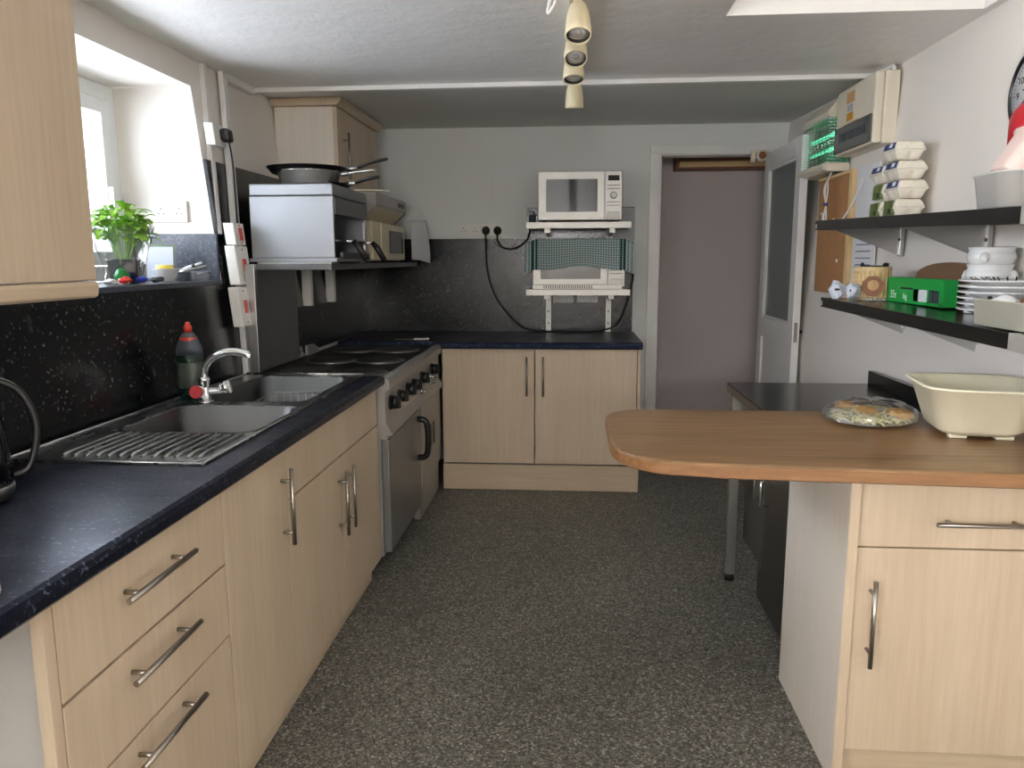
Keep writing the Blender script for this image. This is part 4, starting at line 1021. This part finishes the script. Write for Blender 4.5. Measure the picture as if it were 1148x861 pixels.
# fly killer
t = thing('fly_killer', 'electric fly killer glowing green beside the fuse box', 'fly killer', (1.30, 4.2, 1.82))
fy0, fy1 = 3.985, 4.42
m = MB(); m.prism([(1.35, 2.07), (1.235, 2.07), (1.235, 2.10), (1.29, 2.165), (1.35, 2.165)], 'y', fy0, fy1, .006); part('top_cap', m, 'plastic_cream', t)
m = MB(); m.prism([(1.345, 1.852), (1.345, 1.812), (1.235, 1.812), (1.215, 1.825), (1.215, 1.852)], 'y', fy0-.02, fy1+.01, .006); part('catch_tray', m, 'plastic_cream', t)
m = MB(); m.box(1.325, 1.345, fy0, fy1, 1.853, 2.069); part('reflector', m, 'green_back', t)
for z, lab in ((1.93, 0), (2.0, 1)):
    m = MB(); m.cyl((1.288, fy0+.02, z), (1.288, fy1-.02, z), .010, seg=12); part('tube', m, 'green_lamp', t)
m = MB()
for i in range(15):
    z = 1.858+i*.0145; m.tube([(1.24, fy0+.004, z), (1.24, fy1-.004, z)], .0022, 6, 0)
for i in range(9):
    y = fy0+.005+(fy1-fy0-.01)*i/8; m.tube([(1.243, y, 1.853), (1.243, y, 2.069)], .0018, 6, 0)
for i in range(15):
    z = 1.858+i*.0145
    for y in (fy0+.004, fy1-.004): m.tube([(1.243, y, z), (1.33, y, z)], .0022, 6, 0)
part('guard', m, 'chrome', t)
m = MB()
cx_, cy_ = 1.24, 3.965
m.tube([(1.275, 4.02, 1.813), (1.255, 4.0, 1.77), (1.24, 3.985, 1.73)], .004, 8, 3)
for k in range(3):
    w = .020+.006*k
    m.tube([(cx_, cy_, 1.65), (cx_-.002*k, cy_+w, 1.72), (cx_, cy_, 1.765), (cx_-.002*k, cy_-w, 1.72), (cx_, cy_, 1.65), (cx_-.002*k, cy_-w*.9, 1.59), (cx_, cy_, 1.555), (cx_-.002*k, cy_+w*.9, 1.59)], .0035, 8, 4, True)
m.tube([(cx_, cy_, 1.56), (1.24, 3.90, 1.535), (1.25, 3.80, 1.55), (1.265, 3.70, 1.62), (1.29, 3.62, 1.74)], .004, 8, 4)
m.mi = 1; m.lathe([(.010, 0), (.011, .003), (.011, .012), (.010, .015), (.006, .015), (.006, 0)], (cx_-.002, cy_, 1.645), 12, ring=True)
part('coiled_cord', m, ['plastic_white', 'blue_label'], t)
# hardboard panel and notices on the wall
m = MB(); m.box(1.296, 1.312, 3.80, 4.26, 1.22, 1.80, .001); m.mi = 1
for b in ((3.76, 3.80, 1.22, 1.80), (3.80, 4.26, 1.785, 1.80)): m.box(1.288, 1.312, *b, .001)
m.mi = 2
for y, z in ((4.2, 1.62), (4.0, 1.58), (3.92, 1.38)): m.blob((1.293, y, z), (.006, .01, .01), 1)
solo('notice_board', m, ['cork', 'tan_strip', 'paper'], 'brown hardboard panel on the right wall behind the hanging cord', 'notice board')
m = MB(); m.box(1.303, 1.310, 3.48, 3.745, 1.25, 1.80, .001); m.mi = 1
for k in range(9): m.box(1.3022, 1.3032, 3.52, 3.70, 1.30+k*.03, 1.304+k*.03)
solo('notice_sheet', m, ['paper', 'blue_label'], 'white printed notice beside the brown hardboard panel', 'notice')
# upper shelf containers
zz = zup(2.0)
t = thing('plastic_tub', 'grey-white plastic tub on the upper right shelf', 'tub', (1.1, 2.0, zz))
m = MB()
R = lambda hx, hy, r, z: rrect(1.125, 2.02, hx, hy, r, z, 8, .0)
m.loft([R(.09, .07, .04, zz+.003), R(.105, .085, .045, zz+.006), R(.115, .095, .05, zz+.082), R(.119, .099, .052, zz+.084), R(.119, .099, .052, zz+.089), R(.111, .091, .048, zz+.088), R(.10, .08, .042, zz+.010), R(.05, .04, .02, zz+.009)], True, True); part('body', m, 'carcass', t)
t = thing('sieve_tub', 'pale pink tub tipped over inside the grey-white tub', 'tub', (1.13, 2.02, zz+.02))
m = MB(); R2 = lambda h, r, z: rrect(0, 0, h, h*.9, r, z, 8)
b = MB(); b.loft([R2(.058, .03, 0), R2(.064, .034, .004), R2(.078, .04, .12), R2(.084, .042, .122), R2(.084, .042, .128), R2(.077, .04, .127), R2(.060, .032, .008)], True, True)
bmesh.ops.transform(b.bm, matrix=Matrix.Translation((1.062, 2.0, zz+.062)) @ Euler((0, math.radians(40), 0)).to_matrix().to_4x4() @ Matrix.Scale(.88, 4), verts=b.bm.verts)
part('body', b, 'pink', t)
t = thing('colander', 'red plastic bowl tipped up beside the clock on the upper shelf', 'bowl', (1.2, 2.0, zz+.1))
b = MB(); b.lathe([(.0, 0), (.06, .003), (.105, .05), (.115, .10), (.121, .102), (.121, .106), (.112, .104), (.10, .052), (.056, .008), (0, .006)], (0, 0, 0), 40)
bmesh.ops.transform(b.bm, matrix=Matrix.Translation((1.118, 2.06, zz+.140)) @ Euler((0, math.radians(58), math.radians(8))).to_matrix().to_4x4(), verts=b.bm.verts)
part('body', b, 'red', t)
m = MB(); m.box(1.135, 1.175, 1.83, 1.845, zz+.095, zz+.175, .006); m.tube([(1.155, 1.84, zz+.10), (1.155, 1.85, zz+.004)], .006, 8, 0)
solo('utensil_handle', m, 'black_plastic', 'black handle standing at the right end of the upper shelf', 'utensil')
# clock
cyk, czk = 2.465, 1.875
t = thing('wall_clock', 'round black-rimmed white clock cut by the right photo edge', 'clock', (XR(1.9), cyk, czk))
cx = XR(1.9)-.002
def disc(prof, ring=False):
    b = MB(); b.lathe(prof, (cx, cyk, czk), 48, rot=Euler((0, -PI/2, 0)), ring=ring); return b
part('rim', disc([(.1165, 0), (.128, 0), (.130, .004), (.128, .014), (.122, .016), (.118, .013), (.117, .0)], True), 'black_plastic', t)
part('dial', disc([(0, .002), (.1175, .002), (.1175, .008), (0, .008)]), 'paper', t)
m = MB()
for h in range(1, 13):
    a = PI/2-h*PI/6
    # seen from the room (looking +x) the dial's right is -y
    py, pz = cyk-math.cos(a)*.085, czk+math.sin(a)*.085
    T = Matrix(((0, 0, -1, cx-.0085), (-1, 0, 0, py), (0, 1, 0, pz-.011), (0, 0, 0, 1)))
    m.text(str(h), .030, T, .0004)
for k in range(60):
    a = 2*PI*k/60; r0, r1 = (.102 if k % 5 else .099), .108
    m.tube([(cx-.0087, cyk+r0*math.cos(a), czk+r0*math.sin(a)), (cx-.0087, cyk+r1*math.cos(a), czk+r1*math.sin(a))], .0007 if k % 5 else .0014, 4, 0)
part('numerals', m, 'ink', t)
for L, w, a, nm in ((.055, .004, 2.93, 'hour_hand'), (.085, .003, 3.62, 'minute_hand')):
    m = MB(); m.tube([(cx-.011, cyk, czk), (cx-.011, cyk-L*math.cos(a), czk+L*math.sin(a))], w*.6, 6, 0); part(nm, m, 'ink', t)

# ------------------------------------------------------------------ lower shelf things
z_ = zlo
for i, (x, y, s, lab) in enumerate(((1.03, 3.09, 1.1, 'crumpled white paper at the far end of the lower shelf'), (1.058, 3.01, 1.0, 'crumpled white paper leaning against the basketwork canister'))):
    m = MB(); random.seed(3+i); m.blob((x, y, z_(y)+.033*s), (.026*s, .030*s, .032*s), 2, .24); m.mi = 1
    m.box(x-.02, x-.002, y-.027*s, y-.0255*s, z_(y)+.034, z_(y)+.042)
    for f in m.bm.faces: f.smooth = False
    solo('crumpled_paper', m, ['pale_blue_paper', 'ink'], lab, 'paper', 'crumpled papers on the lower shelf')
m = MB()
for k in range(6):
    m.blob((1.075+k*.013, 2.935-.004*k, z_(2.93)+.008), (.011, .008, .006), 1, .2)
solo('chain', m, 'aluminium', 'small silver chain lying beside the crumpled paper', 'chain')
cx, cy, cz, cr, ch = 1.145, 3.06, zlo(3.06)+.001, .064, .125
t = thing('canister', 'cream basketwork canister with a brown picture on the lower shelf', 'canister', (cx, cy, cz))
m = MB(); m.lathe([(0, 0), (cr-.004, 0), (cr, .004), (cr, ch-.018), (cr+.004, ch-.016), (cr+.004, ch-.002), (cr-.004, ch), (cr-.008, ch-.003), (cr-.010, .01), (0, .008)], (cx, cy, cz), 40)
for k in range(5): m.rings([(cx+(cr+.001)*math.cos(a), cy+(cr+.001)*math.sin(a), cz+.012+.02*k) for a in [2*PI*i/40 for i in range(40)]], .0026, 6, closed=True)
for k in range(24):
    a = 2*PI*k/24; m.tube([(cx+(cr+.002)*math.cos(a), cy+(cr+.002)*math.sin(a), cz+.004), (cx+(cr+.002)*math.cos(a), cy+(cr+.002)*math.sin(a), cz+ch-.02)], .0026, 5, 0)
part('body', m, 'wicker', t)
def octo(c, R, n, off, k=8):
    b = MB(); pts = [(R*math.cos(2*PI*(i+.5)/k), R*math.sin(2*PI*(i+.5)/k)) for i in range(k)]
    b.prism(pts, 'z', 0, .003)
    a = n; nv = Vector((math.cos(a), math.sin(a), 0)); u = Vector((-math.sin(a), math.cos(a), 0))
    T = Matrix((u, Vector((0, 0, 1)), nv)).transposed().to_4x4(); T.translation = Vector((cx, cy, c))+nv*off
    bmesh.ops.transform(b.bm, matrix=T, verts=b.bm.verts); return b
pq = part('picture', octo(cz+.052, .04, -1.85, cr+.002), 'brown_print', t)
m = octo(cz+.056, .020, -1.85, cr+.0045, 14); part('pale_shape', m, 'tan_print', pq)
m = MB(); m.blob((cx-.05, cy-.03, cz+ch+.006), (.009, .008, .010), 1, .2); m.blob((cx+.035, cy-.03, cz+ch+.006), (.014, .010, .009), 1, .2); m.tube([(cx-.05, cy-.03, cz+ch+.001), (cx+.035, cy-.03, cz+ch+.001)], .003, 6, 0); part('clip', m, 'black_plastic', t)
# green box
t = thing('green_box', 'green cardboard box with cut-out windows on the lower shelf', 'box', (1.2, 2.75, zlo(2.75)))
gz = zlo(2.77)+.004
A, B = Vector((1.175, 3.0, 0)), Vector((1.18, 2.55, 0)); GH, GD = .086, .045
m = MB(); m.box(1.176, 1.176+GD, 2.55, 2.985, gz, gz+.003); m.box(1.176+GD-.003, 1.176+GD, 2.55, 2.985, gz+.003, gz+GH); m.box(1.176, 1.176+GD, 2.55, 2.553, gz+.003, gz+GH); m.box(1.176, 1.176+GD, 2.982, 2.985, gz+.003, gz+GH)
m.box(1.176, 1.179, 2.77, 2.982, gz+.003, gz+GH); m.box(1.176, 1.179, 2.553, 2.77, gz+GH-.035, gz+GH); m.box(1.176, 1.179, 2.553, 2.575, gz+.003, gz+GH-.035); m.box(1.176, 1.179, 2.65, 2.66, gz+.003, gz+GH-.035)
m.box(1.176, 1.179, 2.553, 2.77, gz+.003, gz+.010)
m.box(1.18, 1.176+GD, 2.60, 2.985, gz+GH-.001, gz+GH+.002)
part('carton', m, 'green_card', t)
m = MB(); m.box(1.186, 1.176+GD-.006, 2.66, 2.76, gz+.004, gz+.05, .006); m.box(1.186, 1.176+GD-.006, 2.58, 2.645, gz+.004, gz+.05, .006); part('contents', m, 'ink_blue', t)
m = MB(); m.box(1.183, 1.1845, 2.67, 2.74, gz+.004, gz+.05, 0); part('film_window', m, 'paper', t)
m = MB()
T = lambda y, z: Matrix(((0, 0, -1, 1.1757), (-1, 0, 0, y), (0, 1, 0, z), (0, 0, 0, 1)))
m.text('35s', .040, T(2.93, gz+.014), .0003); m.text('big', .030, T(2.83, gz+.014), .0003)
part('lettering', m, 'paper', t)
m = MB(); m.box(1.1755, 1.1762, 2.77, 2.87, gz+.048, gz+.055); part('slot', m, 'ink', t)
# chopping board leaning on wall
m = MB(); pts = [(2.52, 0), (3.0, 0)]
for i in range(13):
    a = PI*i/12; pts.append((2.76+.245*math.cos(a)*(1 if True else 1), .085+.058*math.sin(a)**.8))
m.prism([(p[0], p[1]) for p in pts], 'x', -.009, .009, .002)
m.shear(lambda c: (c.x+1.288+.08*(c.z-.07), c.y, c.z+zlo(2.76)+.003))
solo('chopping_board', m, 'brown_board', 'worn brown rounded board leaning on the wall behind the green box', 'chopping board')
# plates
PX, PY, PR = 1.182, 2.185, .126
def plate():
    t = thing('plate', '', 'plate', (0, 0, 0), 'pasta plates stacked on the lower shelf')
    m = MB(); m.lathe([(0, .002), (.05, .002), (.055, 0), (.058, .002), (.085, .012), (.10, .019), (PR-.002, .023), (PR, .0255), (PR-.002, .027), (.10, .024), (.084, .018), (.06, .008), (0, .007)], (0, 0, 0), 48); part('dish', m, 'white_ceramic', t)
    return t
pl = plate(); names = ['bottom', 'second', 'third', 'fourth', 'fifth', 'topmost']
for k in range(6):
    lab = '%s white plate of the stack on the lower shelf' % (names[k] if k in (0, 5) else names[k]+' from bottom')
    if k == 5: lab = 'topmost white plate lettered FUSILLI in the stack on the lower shelf'
    e = pl if k == 0 else dup(pl, (0, 0, 0), lab); e['label'] = lab
    e.location = (PX, PY, zlo(PY)+.004+.0155*k+.001); BASE[e.name] = Vector(e.location)
    top = e
m = MB()
zt = zlo(PY)+.005+.0155*5
def bend(co):
    a = PI/2-co.x/.098; r = .088+co.y*.75+.002
    z = .0195+max(0, co.y)*.42+co.z
    return Vector((r*math.cos(a), r*math.sin(a), z))
m.text('FUSILLI', .042, Matrix.Translation((PX, PY, zt)), .0004, bend)
part('lettering', m, 'ink', top)
# white bowls stacked
t0 = None
for k in range(2):
    lab = ('lower', 'upper')[k]+' white lion-head soup bowl behind the plates'
    x, y, z = 1.235, 2.40, zlo(2.4)+.074+.050*k
    t = thing('soup_bowl', lab, 'bowl', (x, y, z), 'white soup bowls on the lower shelf')
    m = MB(); m.lathe([(r_*.88, z_*1.03) for r_, z_ in [(0, 0), (.042, 0), (.045, .004), (.047, .012), (.066, .024), (.073, .04), (.071, .052), (.066, .058), (.069, .066), (.072, .068), (.070, .0705), (.062, .060), (.064, .045), (.056, .026), (.03, .016), (0, .015)]], (x, y, z), 40); part('body', m, 'white_ceramic', t)
    for sgn, a in ((1, -2.3 if k else -.9), (-1, -2.3+PI if k else -.9+PI)):
        m = MB(); m.blob((x+.062*math.cos(a), y+.062*math.sin(a), z+.042), (.014, .014, .015), 2, .04); m.rings([(x+.073*math.cos(a)+.008*math.cos(q)*-math.sin(a), y+.073*math.sin(a)+.008*math.cos(q)*math.cos(a), z+.034+.008*math.sin(q)) for q in [2*PI*i/12 for i in range(12)]], .0025, 6, closed=True)
        part('lion_head_knob', m, 'white_ceramic', t)
m = MB(); m.lathe([(0, 0), (.06, 0), (.058, .004), (.058, .064), (.052, .069), (0, .069)], (1.235, 2.40, zlo(2.4)+.003), 36)
solo('stacking_dish', m, 'white_ceramic', 'plain white dish under the lion-head bowls behind the plates', 'dish')
# clear tub with odds and ends
tx0, tx1, ty0, ty1 = 1.008, 1.135, 1.50, 2.035
tz = (zlo(1.75)+.007)
t = thing('plastic_tub', 'milky plastic tub of odds and ends at the front of the lower shelf', 'tub', ((tx0+tx1)/2, 1.77, tz))
m = MB(); c = ((tx0+tx1)/2, (ty0+ty1)/2)
R = lambda g, z: rrect(c[0], c[1], (tx1-tx0)/2-g, (ty1-ty0)/2-g, .018, z, 5)
m.loft([R(.008, tz), R(.004, tz+.003), R(0, tz+.062), R(-.002, tz+.063), R(-.002, tz+.066), R(.003, tz+.065), R(.007, tz+.006), R(.02, tz+.005)], True, True, True); part('body', m, 'tub', t)
for i, (x, y, mt, nm, lab) in enumerate(((1.06, 1.97, 'paper', 'paper_twist', 'white twist of paper at the left end of the milky tub'), (1.07, 1.87, 'brown_print', 'pebble', 'brown lump lying in the milky tub'), (1.07, 1.77, 'paper', 'barcode_tag', 'white striped tag sticking out of the milky tub'))):
    m = MB()
    if i == 2:
        m.box(1.065, 1.069, 1.66, 1.85, tz+.01, tz+.092, .001); m.mi = 1
        for k in range(12): m.box(1.0644, 1.0652, 1.675+k*.014, 1.675+k*.014+random.choice((.004, .008)), tz+.070, tz+.090)
        solo(nm, m, ['paper', 'ink'], lab, 'tag')
    else:
        m.blob((x, y, tz+.045), (.03, .045 if i else .05, .036), 2, .15); m.mi = 1
        if i == 0: m.blob((x-.022, y+.035, tz+.068), (.006, .010, .005), 1)
        solo(nm, m, [mt, 'ink'], lab, 'paper' if i == 0 else 'lump')

# ------------------------------------------------------------------ ceiling spotlights
t = thing('ceiling_track', 'cream ceiling track that carries the row of spotlights', 'light track', (0, 2.9, 2.17))
m = MB(); m.box(-.016, .016, 2.15, 3.52, 2.168, 2.199, .003); part('rail', m, 'spot_cream', t)
m = MB(); m.tube([(-.01, 2.20, 2.168), (-.045, 2.15, 2.12), (-.07, 2.16, 2.035), (-.045, 2.12, 2.06), (-.02, 2.05, 2.19)], .005, 8, 4); part('loop_of_flex', m, 'plastic_white', t)
spots = [(2.42, .055, 45, 0.0385), (2.73, -.0, 62, .038), (2.95, .0, 35, .036), (3.40, .0, -14, .037)]
for i, (y, dx, tl, r) in enumerate(spots):
    lab = ('nearest cream spotlight hanging from the ceiling track', 'second nearest cream spotlight, tilted most towards the camera', 'third cream spotlight along the ceiling track', 'farthest cream spotlight, pointing straight down')[i]
    t = thing('spotlight', lab, 'spotlight', (.0, y, 2.06), 'spotlights on the ceiling track')
    piv = Vector((.012-.006*i+.01*(i == 3), y, 2.125)); th = math.radians(tl)
    T = Matrix.Translation(piv) @ Euler((-th*.55, 0, 0)).to_matrix().to_4x4()
    def sp_(prof, mt, nm, par, seg=28, ring=False):
        b = MB(); b.lathe(prof, (0, 0, 0), seg, ring=ring); bmesh.ops.transform(b.bm, matrix=T, verts=b.bm.verts); return part(nm, b, mt, par)
    hd = sp_([(0, .02), (.012, .018), (.026, 0), (.034, -.03), (.038, -.07), (.039, -.10), (.036, -.103), (.033, -.094), (.031, -.07), (0, -.07)], 'spot_cream', 'head', t)
    sp_([(.0365, -.0955), (.0335, -.094), (.0305, -.088), (.0295, -.09), (.0325, -.0985)], 'ink', 'rim', hd, 28, True)
    sp_([(0, -.092), (.018, -.092), (.029, -.0865), (.029, -.083), (0, -.083)], 'lens', 'lens', hd)
    sp_([(0, -.0965), (.010, -.0955), (.012, -.0925), (0, -.0925)], 'aluminium', 'bulb', hd, 16)
    m = MB(); m.tube([(0, y, 2.168), (0, y, 2.15), piv], .007, 8, 2); m.box(-.02, .02, y-.014, y+.014, 2.148, 2.168, .003); part('swivel', m, 'spot_cream', t)

# ------------------------------------------------------------------ window-sill things
sz = WZ0+.001
px_, py_ = -1.585, 2.64
t = thing('basil_plant', 'green basil plant in a black pot on the window sill', 'potted plant', (px_, py_, sz))
m = MB(); m.lathe([(0, 0), (.042, 0), (.045, .003), (.054, .075), (.058, .077), (.058, .085), (.052, .085), (.048, .07), (0, .068)], (px_, py_, sz), 28); part('pot', m, 'soil_pot', t)
m = MB(); random.seed(11)
for i in range(14):
    a = random.uniform(0, 2*PI); r = random.uniform(.01, .05)
    m.tube([(px_+.3*r*math.cos(a), py_+.3*r*math.sin(a), sz+.068), (px_+r*math.cos(a), py_+r*math.sin(a), sz+.15), (px_+1.5*r*math.cos(a), py_+1.5*r*math.sin(a), sz+.23)], .0018, 5, 3)
part('stems', m, 'leaf', t)
m = MB()
def leaf(mb, p, L, yaw, pit):
    E_ = Euler((0, pit, yaw)).to_matrix(); rows = []
    for k in range(6):
        f = k/5; w = L*.34*math.sin(PI*min(1, f*.93+.05))**.8; h = L*.22*math.sin(f*PI*.9)-.1*L*f
        rows.append([E_ @ Vector((L*f, s*w, h-abs(s)*w*.25*-1)) + Vector(p) for s in (-1, -.5, 0, .5, 1)])
    V = [[mb.bm.verts.new(q) for q in r] for r in rows]; fs = []
    for a in range(5):
        for b in range(4): fs.append(mb.bm.faces.new((V[a][b], V[a][b+1], V[a+1][b+1], V[a+1][b])))
    mb._fin(fs, True)
for i in range(230):
    th, ph = random.uniform(0, 2*PI), random.uniform(-.25, 1)
    r = .088*math.sqrt(max(0, 1-.5*ph*ph))*random.uniform(.45, 1.05)
    p = (px_+r*math.cos(th), py_+r*math.sin(th)*1.05, sz+.175+.085*ph*random.uniform(.7, 1.1))
    leaf(m, p, random.uniform(.028, .052), th+random.uniform(-.7, .7), random.uniform(-.5, .7))
part('leaves', m, 'leaf', t)
m = MB(); rows = []
for z, r in ((sz+.002, .060), (sz+.06, .068), (sz+.12, .082), (sz+.20, .108)):
    rows.append([(px_+(r+.006*math.sin(5*a+z*40))*math.cos(a), py_+(r+.006*math.sin(7*a+z*30))*math.sin(a), z) for a in [2*PI*i/48 for i in range(48)]])
m.loft(rows, False, False); part('plastic_sleeve', m, 'film', t)
m = MB(); m.blob((-1.545, 2.555, sz+.028), (.022, .03, .027), 2, .15); m.mi = 1; m.box(-1.53, -1.515, 2.50, 2.55, sz+.001, sz+.012, .003)
solo('green_packet', m, ['green_plastic', 'paper'], 'green crumpled packet in front of the basil pot', 'packet')
for (x, y, mt, s, lab) in ((-1.50, 2.50, 'red_wrap', (.018, .022, .012), 'small red wrapper on the window sill'), (-1.50, 2.60, 'blue_wrap', (.014, .03, .012), 'small blue wrapper on the window sill'), (-1.495, 2.69, 'ink_blue', (.016, .04, .010), 'dark crumpled wrapper on the window sill'), (-1.51, 2.43, 'paper', (.02, .03, .010), 'white crumpled wrapper at the near end of the sill')):
    m = MB(); m.blob((x, y, sz+s[2]*1.25), s, 2, .3)
    for f in m.bm.faces: f.smooth = False
    solo('wrapper', m, mt, lab, 'wrapper', 'wrappers on the sill')
bx_, by_ = -1.555, 2.87
t = thing('white_bowl', 'small white bowl holding a yellow lid on the window sill', 'bowl', (bx_, by_, sz))
m = MB(); m.lathe([(0, 0), (.022, 0), (.024, .003), (.04, .025), (.048, .048), (.0495, .05), (.047, .05), (.038, .028), (.02, .008), (0, .007)], (bx_, by_, sz), 32); part('body', m, 'white_ceramic', t)
m = MB(); m.lathe([(0, 0), (.030, 0), (.032, .01), (.032, .03), (.029, .032), (0, .032)], (bx_-.005, by_, sz+.032), 24)
solo('yellow_lid', m, 'yellow', 'pale yellow round lid sitting in the white bowl', 'lid')
m = MB(); m.box(-1.70, -1.58, 2.985, 2.99, sz+.001, sz+.145, .001, rot=(-.12, 0, .25)); m.mi = 1; m.box(-1.69, -1.59, 2.981, 2.985, sz+.012, sz+.135, 0, rot=(-.12, 0, .25))
solo('picture_stand', m, ['film', 'pale_blue_paper'], 'clear acrylic stand with a pale card at the back of the sill', 'card stand')
t = thing('glass_dish', 'small clear glass dish of cutlery at the far end of the sill', 'dish', (-1.50, 3.0, sz))
m = MB(); R = lambda g, z: rrect(-1.515, 2.99, .052-g, .075-g, .018, z, 5)
m.loft([R(.014, sz), R(.01, sz+.003), R(0, sz+.034), R(-.002, sz+.036), R(.003, sz+.037), R(.012, sz+.006)], True, True); part('body', m, 'clear', t)
for i, (a, mt, lab, dz) in enumerate(((.3, 'steel', 'steel spoon lying across the glass dish on the sill', 0), (-.5, 'paper', 'white-handled peeler lying in the glass dish on the sill', .012))):
    m = MB(); u = Vector((math.cos(a)*.8, math.sin(a)*.55, .18)); c = Vector((-1.515, 2.99, sz+.046+dz))
    m.rings([c-u*.07, c-u*.03, c+u*.03, c+u*.075], [.004, .006, .005, .004], 8); m.blob(c-u*.085, (.016, .012, .006), 2); m.mi = 1
    if i: m.rings([c+u*.01, c+u*.03], [.0075, .0075], 8)
    solo('spoon' if not i else 'peeler', m, [mt, 'ink'], lab, 'cutlery')

# ------------------------------------------------------------------ daylight
W = bpy.data.worlds.new('sky'); S.world = W; W.use_nodes = True
bg = W.node_tree.nodes['Background']; bg.inputs[0].default_value = (1.0, .99, .98, 1); bg.inputs[1].default_value = 44.0
def portal(name, loc, rot, sx, sy):
    l = bpy.data.lights.new(name, 'AREA'); l.shape = 'RECTANGLE'; l.size = sx; l.size_y = sy; l.cycles.is_portal = True
    o = bpy.data.objects.new(name, l); COL.objects.link(o); o.location = loc; o.rotation_euler = rot
portal('rear_window_portal', (-.10, -2.64, 1.72), (PI/2, 0, 0), 1.0, .6)
portal('left_window_portal', (WX-.06, (WY0+WY1)/2, (WZ0+WZ1)/2), (0, -PI/2, 0), .8, 1.5)
portal('added_window_portal', (-1.93, -1.1, 1.5), (0, -PI/2, 0), 1.0, 2.0)  # daylight through the added, unseen side window
portal('roof_light_portal', (.91, 1.54, ZC+.61), (0, 0, 0), .18, .24)
S.cycles.max_bounces = 10; S.cycles.diffuse_bounces = 6; S.cycles.transparent_max_bounces = 16
S.cycles.sample_clamp_indirect = 8
